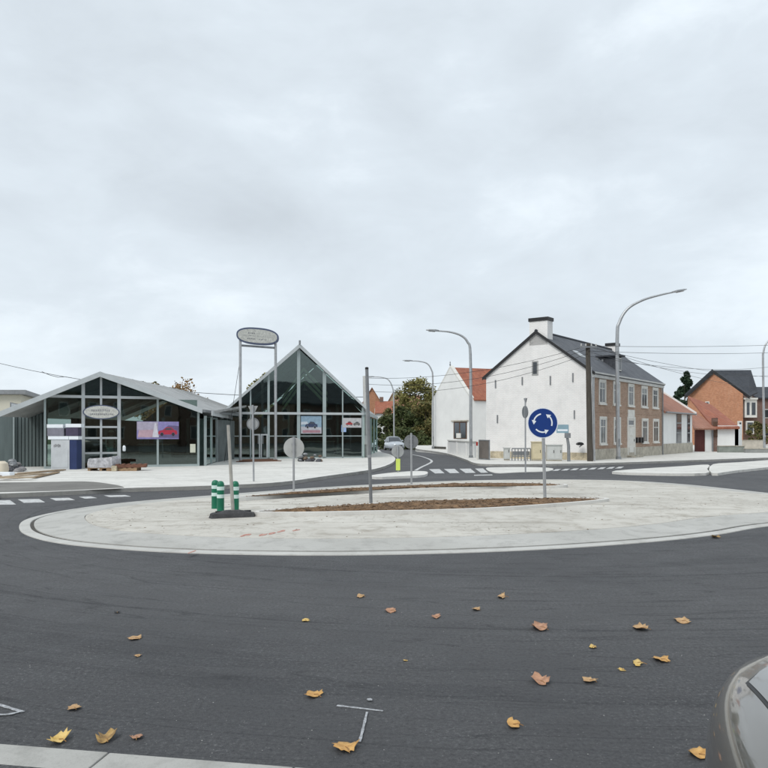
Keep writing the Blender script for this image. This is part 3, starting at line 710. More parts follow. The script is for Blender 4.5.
for i, (y0, y1, dd, sg) in enumerate(((346, 344, 52, .1), (351, 351.5, 52, .15), (347, 377, 70, .5), (352, 372, 70, .8), (356, 362, 66, .7), (345, 390, 72, .7))):
    wire(atd(588.5, y0, D-.15), atd(800, y1, dd), sg, '%s of the wires running right from the wooden pole above the roofs' % ('topmost', 'second highest', 'steepest', 'fourth', 'middle', 'lowest')[i])
wire(atd(-120, 325, 75), atd(364.8, 397, D2), 2.0, 'long overhead wire crossing the upper left sky down behind the low showroom', .02)
m = MB(); p = atd(58, 376.5, 64); m.tube([p+V(-1.4, 0, .42), p+V(-.7, 0, .12), p+V(0, 0, -.06), p+V(.6, 0, -.02), p+V(1.2, 0, -.12)], .022, 6)
m.build('cable_joint', BLACK, label='loose black cable joint hanging from the wire at upper left', cat='cable')

# ------------------------------------------------------------------ windows and roofs
def window(pl, parent, x0, x1, y0, y1, frame=TRIM, fw=.09, bars=True, glass=GLAZE, surround=None, zlock=None, proud=.03):
    a0, a1 = pl.a(x0), pl.a(x1); xm = (x0+x1)/2; z1, z0 = pl.p(xm, y0).z, pl.p(xm, y1).z
    if zlock: z0, z1 = zlock
    return window_az(pl, parent, a0, a1, z0, z1, frame, fw, bars, glass, surround, proud)
def window_az(pl, parent, a0, a1, z0, z1, frame=TRIM, fw=.09, bars=True, glass=GLAZE, surround=None, proud=.03):
    w = bpy.data.objects.new('window', None)
    m = MB()
    pl.az(m, a0, a0+fw, z0, z1, 0, proud); pl.az(m, a1-fw, a1, z0, z1, 0, proud)
    pl.az(m, a0+fw, a1-fw, z1-fw, z1, 0, proud); pl.az(m, a0+fw, a1-fw, z0, z0+fw, 0, proud)
    if bars:
        am = (a0+a1)/2; zt = z0+(z1-z0)*.68
        pl.az(m, am-fw*.3, am+fw*.3, z0+fw, z1-fw, .006, proud-.004); pl.az(m, a0+fw, a1-fw, zt-fw*.3, zt+fw*.3, .006, proud-.008)
    wo = m.build('window', frame, parent)
    m = MB(); pl.az(m, a0+fw*.9, a1-fw*.9, z0+fw*.9, z1-fw*.9, .001, .012); m.build('pane', glass, wo)
    if bars and random.random() < .75:      # a curtain drawn to the sides or a half-lowered blind
        ww, hh = a1-a0-2*fw, z1-z0-2*fw; k = random.random(); CU = pm('curtain_grey', (.30, .31, .31), .9, .2, 5)
        if k < .6:
            for q in (a0+fw, a1-fw-ww*.2): m = MB(); pl.az(m, q+.01, q+ww*.2-.01, z0+fw+.02, z1-fw-.02, .012, .015); m.build('curtain', CU, wo)
        else: m = MB(); pl.az(m, a0+fw+.01, a1-fw-.01, z1-fw-hh*random.uniform(.25, .5), z1-fw-.01, .012, .015); m.build('blind', CU, wo)
    if surround:
        s = .10; m = MB()
        pl.az(m, a0-s, a0-.002, z0, z1, 0, .05); pl.az(m, a1+.002, a1+s, z0, z1, 0, .05); pl.az(m, a0-s, a1+s, z1+.002, z1+s*1.2, 0, .052)
        m.build('surround', surround, wo)
        m = MB(); pl.az(m, a0-s*1.2, a1+s*1.2, z0-.10, z0-.002, 0, .10); m.build('sill', surround, wo)
    return wo
def roof_slab(m, a, b, c, d, th=.14):       # quad a b c d, thickened downwards
    nrm = (b-a).cross(d-a).normalized()
    if nrm.z < 0: nrm = -nrm
    return m.prism([a, b, c, d], -nrm*th)

# --- the white and brick house
A = atd(591.6, 460, 41.5); B = atd(662, 455, 52.0)
fac = Plane(A, B); gab = None
A2, B2 = V(A.x, A.y, 0), V(B.x, B.y, 0); u = fac.u; v = -fac.n; dep = 6.7
C2, D2_ = A2+v*dep, B2+v*dep
gab = Plane(C2, A2)
EZ = 5.10; RZ = 7.55; LEN = fac.L
house = thing('row_house', V(A2.x, A2.y, PZ), 'two-storey house with white painted gable, brown brick street front and dark slate roof', 'house')
def up(p, z): return V(p.x, p.y, z)
mid1 = A2+v*dep/2; mid2 = B2+v*dep/2
m = MB(); m.add([up(A2, PZ-.3), up(C2, PZ-.3), up(C2, EZ), up(mid1, RZ-.1), up(A2, EZ)], [(0, 1, 2, 3, 4)])
m = MB(); m.prism([up(A2, PZ-.3), up(C2, PZ-.3), up(C2, EZ), up(mid1, RZ-.08), up(A2, EZ)], u*.3); m.build('gable_wall', WHITE_BRICK, house, 'white painted brick gable wall')
m = MB(); m.prism([up(B2, PZ-.3), up(D2_, PZ-.3), up(D2_, EZ), up(mid2, RZ-.08), up(B2, EZ)], -u*.3); m.build('far_gable_wall', RED_BRICK, house)
m = MB(); m.prism([up(A2, PZ-.3)+u*.3, up(B2, PZ-.3)-u*.3, up(B2, EZ)-u*.3, up(A2, EZ)+u*.3], v*.3); m.build('front_wall', RED_BRICK, house, 'brown brick street front')
m = MB(); m.prism([up(C2, PZ-.3)+u*.3, up(D2_, PZ-.3)-u*.3, up(D2_, EZ)-u*.3, up(C2, EZ)+u*.3], -v*.3); m.build('rear_wall', WHITE_BRICK, house)
m = MB(); fac.az(m, .02, LEN, PZ-.2, PZ+.62, 0, .05); m.build('plinth', STONE, house)
m = MB(); gab.az(m, .3, gab.L-.05, PZ-.2, PZ+.42, 0, .04); m.build('gable_plinth', OCHRE_STONE, house)
sl = (RZ-EZ)/(dep/2); ov = .22
m = MB(); z = .1
roof_slab(m, up(A2-v*ov-u*.08, EZ-ov*sl+z), up(B2-v*ov+u*.1, EZ-ov*sl+z), up(mid2+u*.1, RZ+z), up(mid1-u*.08, RZ+z), .12)
roof_slab(m, up(C2+v*ov-u*.08, EZ-ov*sl+z), up(D2_+v*ov+u*.1, EZ-ov*sl+z), up(mid2+u*.1, RZ+z), up(mid1-u*.08, RZ+z), .12)
rf = m.build('roof', SLATE, house)
m = MB(); m.tube([up(mid1-u*.1, RZ+.1), up(mid2+u*.12, RZ+.1)], .09, 8); m.build('ridge_cap', DARK_SLATE, rf)
m = MB()
for P, sgn in ((A2, -1), (C2, 1)):
    m.prism([up(P+v*ov*sgn-u*.12, EZ-ov*sl-.06), up(mid1-u*.12, RZ-.06), up(mid1-u*.12, RZ+.12), up(P+v*ov*sgn-u*.12, EZ-ov*sl+.12)], u*.035)
m.build('verge_board', BLACK, rf)
m = MB(); fac.az(m, -.02, LEN+.02, EZ-.32, EZ-.10, 0, .14); fac.az(m, -.02, LEN+.02, EZ-.102, EZ-.02, 0, .24); m.build('cornice', pm('pale_cornice', (.56, .56, .54), .7), house)
m = MB(); m.tube([fac.q(LEN-.12, PZ, .09), fac.q(LEN-.12, EZ-.15, .09)], .045, 8); m.build('downpipe', METAL_D, house)
m = MB(); m.tube([fac.q(.10, PZ, .09), fac.q(.10, EZ-.15, .09)], .045, 8); m.build('downpipe', METAL, house)
# windows: five bays, upper and lower
ub = ((599.2, 604.9), (613.3, 619.0), (628.2, 633.2), (641.4, 646.6), (652.6, 657.4))
zu = (3.36, 4.62); zl = (1.02, 2.48)
for i, (x0, x1) in enumerate(ub):
    window(fac, house, x0, x1, 0, 1, zlock=zu, surround=TRIM, frame=TRIM, fw=.07)
    if i != 2: window(fac, house, x0+.7, x1+.7, 0, 1, zlock=zl, surround=TRIM, frame=TRIM, fw=.07)
    a = fac.a((x0+x1)/2)
ad0, ad1 = fac.a(627.8), fac.a(633.8)
m = MB(); fac.az(m, ad0, ad1, PZ+.16, 2.05, .0, .045); dr = m.build('door', pm('cream_door', (.62, .60, .55), .5), house)
for k in range(3):
    m = MB(); fac.az(m, ad0+.14, ad1-.14, PZ+.3+k*.55, PZ+.72+k*.55, .045, .058); m.build('door_panel', TRIM, dr)
m = MB(); fac.az(m, ad1-.13, ad1-.09, 1.1, 1.25, .045, .09); m.build('handle', BLACK, dr)
window_az(fac, house, ad0, ad1, 2.06, 2.52, bars=False, surround=None)
m = MB(); fac.az(m, ad0-.16, ad0-.002, PZ, 2.66, 0, .06); fac.az(m, ad1+.002, ad1+.16, PZ, 2.66, 0, .06); fac.az(m, ad0, ad1, 2.53, 2.66, 0, .06); fac.az(m, ad0-.05, ad1+.05, 2.665, 3.1, 0, .045); m.build('door_surround', TRIM, house)
for k in range(2):
    m = MB(); fac.az(m, ad0-.2, ad1+.2, PZ, PZ+.15-.07*k, .05, .30+.25*k); m.build('door_step', STONE, house)
for k, px in enumerate((635.5, 638.8, 641)):
    m = MB(); a = fac.a(px); fac.az(m, a, a+.22, 1.0, 1.35, .0, .13); m.build('letter_box', BLACK, house)
for k, z in enumerate((2.85,)):
    m = MB(); fac.az(m, .3, LEN-.1, z, z+.07, 0, .02); m.build('string_course', RED_BRICK, house)
# gable window, wall anchors, chimneys, dormer, skylight
window(gab, house, 532, 538.2, 361, 375.2, frame=pm('grey_frame', (.35, .35, .34), .6), fw=.07, bars=False, surround=None)
for x, y, h in ((495.7, 384, 8), (522.4, 381, 8), (550.5, 380.5, 9), (573, 377.5, 9), (497.6, 419, 8), (574.5, 414.5, 8.5)):
    m = MB(); gab.rect(m, x-.55, x+.55, y-h/2, y+h/2, 0, .045); m.build('wall_anchor', METAL_D, house)
def chimney(c, w, d, z0, z1, mat, capmat, par, name='chimney'):
    m = MB(); m.obox(up(c, z0)-u*w/2-v*d/2, u*w, v*d, (0, 0, z1-z0)); ch = m.build(name, mat, par)
    m = MB(); m.obox(up(c, z1)-u*(w/2+.05)-v*(d/2+.05), u*(w+.1), v*(d+.1), (0, 0, .20)); m.build('chimney_cap', capmat, ch)
chimney(mid1+u*.36-v*.12, .72, 1.15, RZ-.75, 8.22, WHITE_BRICK, BLACK, rf)
chimney(mid2-u*.5, .65, .75, RZ-.6, 7.92, WHITE_BRICK, BLACK, rf)
# dormer above the middle of the front
dc = fac.a(625.2); w = .62
dm = MB(); zb = EZ+.28; zt = EZ+1.30
dm.prism([fac.q(dc-w/2, zb, -.35), fac.q(dc+w/2, zb, -.35), fac.q(dc+w/2, zt, -.35), fac.q(dc-w/2, zt, -.35)], -fac.n*1.3); do = dm.build('dormer', DARK_SLATE, rf)
dm = MB(); dm.prism([fac.q(dc-w/2-.15, zt, -.15), fac.q(dc+w/2+.15, zt, -.15), fac.q(dc+w/2+.15, zt+.10, -.15), fac.q(dc-w/2-.15, zt+.10, -.15)], -fac.n*2.0); dm.build('dormer_roof', DARK_SLATE, do)
dm = MB(); fac.az(dm, dc-w/2+.08, dc+w/2-.08, zb+.12, zt-.08, -.35, -.31); dm.build('dormer_window', TRIM, do)
dm = MB()
for k in (0, 1): fac.az(dm, dc-w/2+.13+k*.2, dc-w/2+.28+k*.2, zb+.2, zt-.15, -.31, -.30)
dm.build('dormer_panes', GLAZE, do)
m = MB(); a = 1.5; z0, z1 = EZ+.9, EZ+1.3; s0 = -(z0-EZ)/sl; s1 = -(z1-EZ)/sl
m.prism([fac.q(a, z0+.11, s0), fac.q(a+.8, z0+.11, s0), fac.q(a+.8, z1+.11, s1), fac.q(a, z1+.11, s1)], (0, 0, .05)); m.build('skylight', pm('skylight_glass', (.30, .32, .33), .2), rf)
m = MB()
for k in range(2):
    a = 4.2+.9*k
    m.prism([fac.q(a, z0+.11, s0), fac.q(a+.12, z0+.11, s0), fac.q(a+.12, z0+.25, s0), fac.q(a, z0+.25, s0)], fac.n*-.12)
m.build('snow_hooks', METAL_D, rf)

# --- low annex to the right of it
Bx = B2+u*.02; E2 = B2+u*7.9; al = 7.9; ad = 3.9; ez = 3.25; rz = 6.0
an = thing('annex', V(Bx.x, Bx.y, PZ), 'low white annex with faded red tile roof joined to the right of the brick front', 'building')
pa = Plane(Bx, E2)
m = MB(); m.prism([up(Bx, PZ-.3), up(E2, PZ-.3), up(E2, ez), up(Bx, ez)], v*.3); m.build('front_wall', WHITE_WALL, an)
m = MB(); m.prism([up(E2, PZ-.3), up(E2+v*ad, PZ-.3), up(E2+v*ad, rz-.15), up(E2+v*.3, ez), up(E2, ez)], -u*.3) if False else m.prism([up(E2+v*.3, PZ-.3), up(E2+v*ad, PZ-.3), up(E2+v*ad, rz-.2), up(E2+v*.3, ez-.02)], -u*.3); m.build('end_wall', WHITE_WALL, an)
m = MB(); roof_slab(m, up(Bx-v*.25, ez-.12), up(E2-v*.25, ez-.12), up(E2+v*ad, rz), up(Bx+v*ad, rz), .13); m.build('roof', OLDTILE, an)
m = MB(); m.prism([up(E2-v*.3, ez-.25), up(E2+v*ad, rz-.13), up(E2+v*ad, rz+.14), up(E2-v*.3, ez+.0)], u*.16); m.build('verge_coping', WHITE_WALL, an)
m = MB(); pa.az(m, .05, al, PZ-.2, PZ+.75, 0, .05); m.build('plinth', STONE, an)
m = MB(); m.tube([up(Bx-v*.3, ez-.16), up(E2-v*.3, ez-.16)], .06, 8); m.build('gutter', METAL_D, an)
for x0, x1 in ((676.2, 681.2), (687, 689.8)):
    a0, a1 = pa.a(x0), pa.a(x1)
    m = MB(); pa.az(m, a0, a1, PZ+.78, ez-.16, 0, .03); wo = m.build('tall_window', METAL_D, an)
    for k in range(3):
        m = MB(); h = (ez-.16-PZ-.78)/3; pa.az(m, a0+.08, a1-.08, PZ+.85+h*k, PZ+.78+h*(k+1)-.05, .03, .04); m.build('pane', GLAZE, wo)

# --- small white house left of it
P1 = atd(470.5, 450, 64); P0 = atd(431.8, 448, 71)
g2 = Plane(P0, P1, 0); a2, b2_ = V(P0.x, P0.y, 0), V(P1.x, P1.y, 0); iu = -g2.n; hl = 13
sh = thing('gabled_house', V(b2_.x, b2_.y, PZ), 'small white house with steep gable and bright red tile roof behind the leftward street lamp', 'house')
ez = 4.55; rz = 7.55; mm = (a2+b2_)/2
m = MB(); m.prism([up(a2, -.1), up(b2_, -.1), up(b2_, ez), up(mm, rz), up(a2, ez)], iu*.3); m.build('gable_wall', WHITE_WALL, sh)
m = MB(); m.prism([up(b2_+iu*.3, -.1), up(b2_+iu*hl, -.1), up(b2_+iu*hl, ez), up(b2_+iu*.3, ez)], -g2.u*.3); m.build('side_wall', WHITE_WALL, sh)
m = MB(); m.prism([up(a2+iu*.3, -.1), up(a2+iu*hl, -.1), up(a2+iu*hl, ez), up(a2+iu*.3, ez)], g2.u*.3); m.build('side_wall', WHITE_WALL, sh)
m = MB(); z = .10
roof_slab(m, up(b2_+iu*.3+g2.u*.2, ez-.1+z-.05), up(b2_+iu*hl+g2.u*.2, ez-.1+z-.05), up(mm+iu*hl, rz+z-.05), up(mm+iu*.3, rz+z-.05), .12)
roof_slab(m, up(a2+iu*.3-g2.u*.2, ez-.1+z-.05), up(a2+iu*hl-g2.u*.2, ez-.1+z-.05), up(mm+iu*hl, rz+z-.05), up(mm+iu*.3, rz+z-.05), .12)
r2 = m.build('roof', REDTILE, sh)
m = MB(); m.prism([up(b2_, ez+.02), up(mm, rz+.02), up(a2, ez+.02), up(a2, ez+.16), up(mm, rz+.22), up(b2_, ez+.16)], iu*.34); m.build('gable_coping', TRIM, sh)
m = MB(); m.lathe(up(mm, rz+.2), [(.05, 0), (.07, .12), (.03, .2), (.05, .3), (.01, .42)], 8); m.build('finial', METAL_D, sh)
m = MB(); g2.rect(m, 453.8, 467, 421.5, 438.8, 0, .03); wo = m.build('window', DARKWOOD, sh)
for x0, x1 in ((454.8, 459.4), (460.6, 466)):
    m = MB(); g2.rect(m, x0, x1, 422.8, 437.8, .03, .04); m.build('pane', GLAZE, wo)
m = MB(); g2.rect(m, 452, 468.5, 420.2, 421.5, 0, .10); m.build('lintel', STONE, wo)
m = MB(); g2.rect(m, 457.4, 461.6, 433.2, 438, .05, .12); m.build('flower_pot', TRIM, wo)
m = MB(); g2.rect(m, 432.3, 446, 446.6, 449.4, 0, .06); m.build('dark_plinth', JOINT, sh)
# forecourt wall and gate in front of it
Wl = Plane(at(448, 453.6, PZ), at(477, 457.6, PZ))
t = thing('garden_wall', Wl.q(0, PZ), 'low white garden wall with pilasters before the small white house', 'wall')
m = MB(); Wl.az(m, 0, Wl.L, PZ-.1, 1.05, -.2, 0); m.build('wall', WHITE_WALL, t)
m = MB(); Wl.az(m, -.05, Wl.L+.05, 1.05, 1.13, -.25, .05); m.build('coping', TRIM, t)
for k in range(4):
    m = MB(); a = .1+k*(Wl.L-.35)/3; Wl.az(m, a, a+.22, PZ-.1, 1.0, 0, .05); m.build('pilaster', WHITE_WALL, t)
Wg = Plane(at(478.6, 459.2, PZ), at(489.2, 460, PZ))
t = thing('metal_gate', Wg.q(0, PZ), 'small dark grey slatted gate between the garden wall and the big white gable', 'gate')
m = MB(); Wg.az(m, 0, .06, PZ, 1.25, -.05, 0); Wg.az(m, Wg.L-.06, Wg.L, PZ, 1.25, -.05, 0); Wg.az(m, .06, Wg.L-.06, 1.19, 1.25, -.05, 0); Wg.az(m, .06, Wg.L-.06, PZ, PZ+.06, -.05, 0); m.build('gate_frame', METAL_D, t)
k = 7
for i in range(k):
    m = MB(); w = (Wg.L-.12)/k; a = .06+i*w; Wg.az(m, a+.006, a+w-.006, PZ+.06, 1.19, -.035, -.01); m.build('slat', pm('gate_brown', (.16, .14, .125), .7), t)
t = thing('tiny_post', at(477, 459.6, PZ), 'short red-topped marker post at the end of the white garden wall', 'post')
q = at(477, 459.6, PZ); m = MB(); m.lathe(q, [(.05, 0), (.05, .8)], 8); m.build('post', TRIM, t); m = MB(); m.lathe(q, [(.055, .8), (.055, 1.0), (.02, 1.03)], 8); m.build('red_top', pm('red_plastic', (.35, .03, .02), .5), t)
t.name = 'marker_post'

# --- street furniture against the white gable
def cabinet(x0, x1, top, bot, D, mat, label, doors=1, dark=False):
    p0, p1 = atd(x0, bot, D), atd(x1, bot, D); z1 = atd(x0, top, D).z; z0 = PZ
    t = thing('utility_cabinet', V((p0.x+p1.x)/2, D, z0), label, 'cabinet')
    m = MB(); m.box(p0.x, p1.x, D, D+.4, z0+.08, z1-.05); m.build('cabinet_body', mat, t, bevel=.01)
    m = MB(); m.box(p0.x-.03, p1.x+.03, D-.04, D+.44, z1-.048, z1); m.build('cabinet_top', mat, t)
    m = MB(); m.box(p0.x+.02, p1.x-.02, D+.02, D+.38, z0-.02, z0+.078); m.build('base', STONE, t)
    w = (p1.x-p0.x-.06)/doors
    for i in range(doors):
        m = MB(); m.box(p0.x+.03+i*w+.008, p0.x+.03+(i+1)*w-.008, D-.012, D-.001, z0+.14, z1-.1); d = m.build('door', mat, t)
        m = MB(); m.box(p0.x+.03+(i+1)*w-.07, p0.x+.03+(i+1)*w-.045, D-.03, D-.012, z0+.45, z0+.6); m.build('handle', BLACK, d)
CABG = pm('cabinet_grey', (.52, .53, .51), .6, .08, 3); CABY = pm('cabinet_yellow', (.56, .49, .33), .6, .1, 3)
cabinet(504.6, 510.2, 447.5, 460.6, 41.2, CABG, 'narrow grey utility cabinet, leftmost of those before the white gable')
cabinet(532.4, 542.0, 441.5, 461.2, 40.6, CABY, 'pale yellow utility cabinet just left of the blue sign post')
cabinet(547.2, 562.4, 444.5, 461.4, 40.4, CABG, 'wide pale grey two-door utility cabinet right of the blue sign post', 2)
D = 41.0; p0, p1 = atd(512, 460, D), atd(530.5, 460, D); z1 = atd(512, 448.5, D).z
t = thing('bicycle_rack', V(p0.x, D, PZ), 'dark metal railing rack between the narrow grey and the yellow cabinets', 'rack')
m = MB(); m.tube([V(p0.x, D, z1), V(p1.x, D, z1)], .035, 8); m.build('top_rail', METAL_D, t)
m = MB(); m.tube([V(p0.x, D, PZ+.25), V(p1.x, D, PZ+.25)], .03, 8); m.build('lower_rail', METAL_D, t)
for i in range(7):
    x = p0.x+(p1.x-p0.x)*i/6; m = MB(); m.tube([V(x, D, PZ), V(x, D, z1)], .028, 6); m.build('upright', METAL_D, t)
m = MB(); m.box(p0.x+.05, p1.x-.05, D+.02, D+.05, PZ+.3, PZ+.52); m.build('panel', METAL_D, t)
D = 40.0; b = atd(568.8, 461.6, D); b.z = PZ
t = thing('direction_sign', b, 'dark crooked signpost with a pale blue plate pointing left before the white gable', 'sign')
m = MB(); m.tube([b, atd(568.6, 446, D), atd(567.4, 438, D), atd(567.6, 425, D)], [.09, .085, .075, .06], 8); m.build('post', METAL_D, t, smooth=True)
m = MB(); q0, q1 = atd(556.5, 433, D-.1), atd(568.4, 424.6, D-.1); m.box(q0.x, q1.x, D-.13, D-.1, q0.z, q1.z); pl = m.build('sign_plate', pm('pale_blue_plate', (.24, .36, .42), .5), t)
m = MB(); m.box(q0.x+.05, q1.x-.05, D-.136, D-.13, q0.z+.1, q0.z+.2); m.build('text_band', SIGN_W, pl)
m = MB(); q0, q1 = atd(564.5, 438, D-.1), atd(570.6, 433, D-.1); m.box(q0.x, q1.x, D-.13, D-.1, q0.z, q1.z); m.build('small_plate', METAL_D, t)
D = 41.3; c = atd(580.6, 444.5, D)
m = MB(); P = [c+V(math.cos(a)*.19, 0, math.sin(a)*.13) for a in [math.pi*i/10 for i in range(11)]]; m.prism([p+gab.n*.0 for p in P]+[c+V(-.12, 0, -.04), c+V(.1, 0, -.05)], (0, .30, 0))
t = thing('wall_lamp', c, 'small black hooded lamp fixed low on the right end of the white gable', 'lamp'); m.build('hood', BLACK, t)
m = MB(); m.tube([c+V(-.05, .1, -.15), c+V(.1, .1, -.02)], .03, 6); m.build('bracket', METAL_D, t)

# ------------------------------------------------------------------ right-hand background
def face(m, P, th): # polygon thickened along its normal, backwards
    n_ = (P[1]-P[0]).cross(P[-1]-P[0]).normalized()
    if n_.y < 0: n_ = -n_
    return m.prism(P, n_*th)
ob = thing('outbuilding', V(26, 60, PZ), 'low white outbuilding with sweeping red roof and dark red door before the orange house', 'building')
D = 60
def rectd(m, x0, x1, y0, y1, D, d=.3):
    a, b = atd(x0, y1, D), atd(x1, y0, D); return m.box(a.x, b.x, D, D+d, a.z, b.z)
m = MB(); rectd(m, 717.5, 738.5, 425.5, 453, D, .3); rectd(m, 705.2, 713, 427, 453, D, .3); m.build('front_wall', WHITE_WALL, ob)
m = MB(); rectd(m, 713.002, 717.498, 418.5, 453, D+.05, .3); m.build('brick_pier', DARK_BRICK, ob)
m = MB(); rectd(m, 713.5, 717.6, 421.5, 437, D-.02, .05); m.build('brown_window', DARKWOOD, ob)
m = MB(); rectd(m, 695.5, 705.1, 427, 453, D+.1, .2); dd = m.build('double_door', pm('oxblood', (.10, .025, .022), .6), ob)
for i in range(5):
    m = MB(); rectd(m, 696+i*1.8, 697.6+i*1.8, 428, 452, D+.085, .014); m.build('door_board', pm('oxblood', (.1, .025, .02)), dd)
m = MB(); m.prism([atd(738.5, 453, D), atd(738.5, 426, D), atd(742, 424.5, D+6), atd(742, 448, D+6)], V(-.3, 0, 0)); m.build('end_wall', WHITE_WALL, ob)
m = MB(); face(m, [atd(714, 427.6, D-.4), atd(740, 427.2, D-.4), atd(712, 405, D+8), atd(688, 396, D+8)], .15); m.build('roof', REDTILE, ob, 'sweeping upper red tile roof')
m = MB(); face(m, [atd(694, 428.4, D-.6), atd(716.5, 428.4, D-.6), atd(697, 412.5, D+4), atd(688, 408, D+4)], .12); m.build('roof', OLDTILE, ob, 'faded lower red tile roof')
m = MB(); rectd(m, 714.2, 717.8, 418, 423, D+.6, .5); m.build('chimney', BLACK, ob)
m = MB(); m.tube([atd(712.6, 428, D-.1), atd(712.6, 452, D-.1)], .06, 6); m.build('downpipe', METAL_D, ob)
# orange brick house
D = 88
bh = thing('gabled_house', V(35, D, 0), 'tall orange brick house with dark roof and a white bay window at right', 'house')
gl, gr_, ap = atd(688, 394, D+4), atd(743, 394, D-3), atd(712, 371.5, D+1); rfar, efar = atd(751, 370, 92), atd(758, 392, 88.5)
gl0, gr0 = V(gl.x, gl.y, -.5), V(gr_.x, gr_.y, -.5)
m = MB(); m.prism([gl0, gr0, gr_, ap, gl], (.1, .35, 0)); m.build('gable_wall', ORANGE_BRICK, bh)
pg = Plane(gl0, gr0)
sd = V(8.0, 10.5, 0)/8.0
eR = gr0+V(.35, .35, 0); eR2 = eR+V(4.1, 8.4, 0)
m = MB(); m.prism([eR+V(-.3, 0, 0), eR2, V(eR2.x, eR2.y, gr_.z), V(eR.x-.3, eR.y, gr_.z)], (-.3, .2, 0)); m.build('side_wall', DARK_BRICK, bh)
m = MB(); rd = V(4.75, 10, 0)
face(m, [ap+V(0, -.4, .12), rfar, efar, gr_+V(.55, -.4, -.25)], .2); face(m, [rfar+V(.05, .1, 0), efar+V(.05, .1, 0), efar+V(1.5, 5, 0)], .2)
face(m, [ap+V(0, -.4, .12), gl+V(-.5, -.4, -.25), gl+V(-.5, -.4, -.25)+V(4.2, 9, 0), ap+V(0, -.4, .12)+rd], .2); rfo = m.build('roof', DARK_SLATE, bh)
m = MB()
for q, e in ((gl+V(-.5, -.45, -.25), 0), (gr_+V(.55, -.45, -.25), 0)):
    m.prism([q, ap+V(0, -.45, .12), ap+V(0, -.45, -.25), q+V(0, 0, -.35)], (0, .06, 0))
m.build('verge_board', BLACK, rfo)
m = MB(); pg.rect(m, 705.5, 709.5, 401.5, 405.5, 0, .04); wo = m.build('window', TRIM, bh)
m = MB(); pg.rect(m, 706.2, 708.8, 402.3, 404.9, .04, .05); m.build('pane', GLAZE, wo)
m = MB(); rectd(m, 744.8, 757, 399.5, 417.5, D-2.6, 1.5); bay = m.build('bay_window', TRIM, bh)
for x0, x1 in ((746.8, 749.6), (751.8, 755.6)):
    m = MB(); rectd(m, x0, x1, 402.5, 415, D-2.62, .019); m.build('pane', GLAZE, bay)
m = MB(); rectd(m, 743.9, 758, 397.8, 399.4, D-2.8, 2); m.build('bay_roof', TRIM, bay)
m = MB(); m.prism([atd(748.6, 398, D+3), atd(752.4, 398, D+3), atd(750.4, 383.5, D+3)], (0, .3, 0)); m.build('white_gablet', TRIM, bh)
for x0, x1 in ((738.6, 742.2), (746.5, 754)):
    m = MB(); rectd(m, x0, x1, 421, 434, D-2.9, .3); wo = m.build('window', TRIM, bh)
    m = MB(); rectd(m, x0+.9, x1-.9, 422.4, 432.4, D-2.93, .028); m.build('pane', GLAZE, wo)
m = MB(); rectd(m, 743, 759, 417.5, 450, D-2.0, 2.6); m.build('ground_floor_wall', DARK_BRICK, bh)
# houses at the right edge
def simple_house(name, x0, x1, ye, yr, yb, D, dep, wall, roof, label, ridge='x', nwin=3, rows=(.35, .7), cat='house'):
    a, b = atd(x0, yb, D), atd(x1, yb, D); z0 = min(a.z, 0); ze = atd(0, ye, D).z; zr = EYE+(HY-yr)/F*(D+dep/2 if ridge == 'x' else D)
    t = thing(name, V((a.x+b.x)/2, D, z0), label, cat)
    m = MB()
    if ridge == 'x':
        m.box(a.x, b.x, D, D+dep, z0-.5, ze); m.build('wall', wall, t)
        m = MB(); 
        m.prism([V(a.x, D, ze+.01), V(a.x, D+dep, ze+.01), V(a.x, D+dep/2, zr-.1)], (.25, 0, 0)); m.prism([V(b.x-.25, D, ze+.01), V(b.x-.25, D+dep, ze+.01), V(b.x-.25, D+dep/2, zr-.1)], (.25, 0, 0)); m.build('gable', wall, t)
        m = MB(); e = .35
        m.prism([V(a.x-.2, D-e, ze-.1), V(b.x+.2, D-e, ze-.1), V(b.x+.2, D+dep/2, zr), V(a.x-.2, D+dep/2, zr)], (0, 0, .15))
        m.prism([V(a.x-.2, D+dep+e, ze-.1), V(b.x+.2, D+dep+e, ze-.1), V(b.x+.2, D+dep/2, zr), V(a.x-.2, D+dep/2, zr)], (0, 0, .15)); rr = m.build('roof', roof, t)
        m = MB(); m.box(a.x+.6, a.x+1.3, D+dep/2-.35, D+dep/2+.35, zr-.5, zr+.9); m.build('chimney', DARK_BRICK, rr)
    else:
        xm = (a.x+b.x)/2
        m.prism([V(a.x, D, z0-.5), V(b.x, D, z0-.5), V(b.x, D, ze), V(xm, D, zr-.05), V(a.x, D, ze)], (0, dep, 0)); m.build('wall', wall, t)
        m = MB(); e = .3; s = (zr-ze)/(b.x-xm)
        m.prism([V(xm, D-.25, zr+.02), V(b.x+e, D-.25, ze-e*s+.02), V(b.x+e, D-.25, ze-e*s+.2), V(xm, D-.25, zr+.2)], (0, dep+.5, 0))
        m.prism([V(xm, D-.25, zr+.02), V(a.x-e, D-.25, ze-e*s+.02), V(a.x-e, D-.25, ze-e*s+.2), V(xm, D-.25, zr+.2)], (0, dep+.5, 0)); rr = m.build('roof', roof, t)
    wd = (b.x-a.x)/max(1, nwin)
    for rw in rows:
        for i in range(nwin):
            cx = a.x+wd*(i+.5); zc = z0+(ze-z0)*rw; ww = min(.55, wd*.28)
            m = MB(); m.box(cx-ww, cx+ww, D-.05, D-.002, zc-.6, zc+.6); wo = m.build('window', TRIM, t)
            m = MB(); m.box(cx-ww+.1, cx+ww-.1, D-.07, D-.05, zc-.5, zc+.5); m.build('pane', GLAZE, wo)
    return t
simple_house('terraced_house', 757.5, 815, 398, 388, 450, 98, 9, DARK_BRICK, DARK_SLATE, 'brown brick terraced house at the right picture edge behind the lamp', nwin=3)
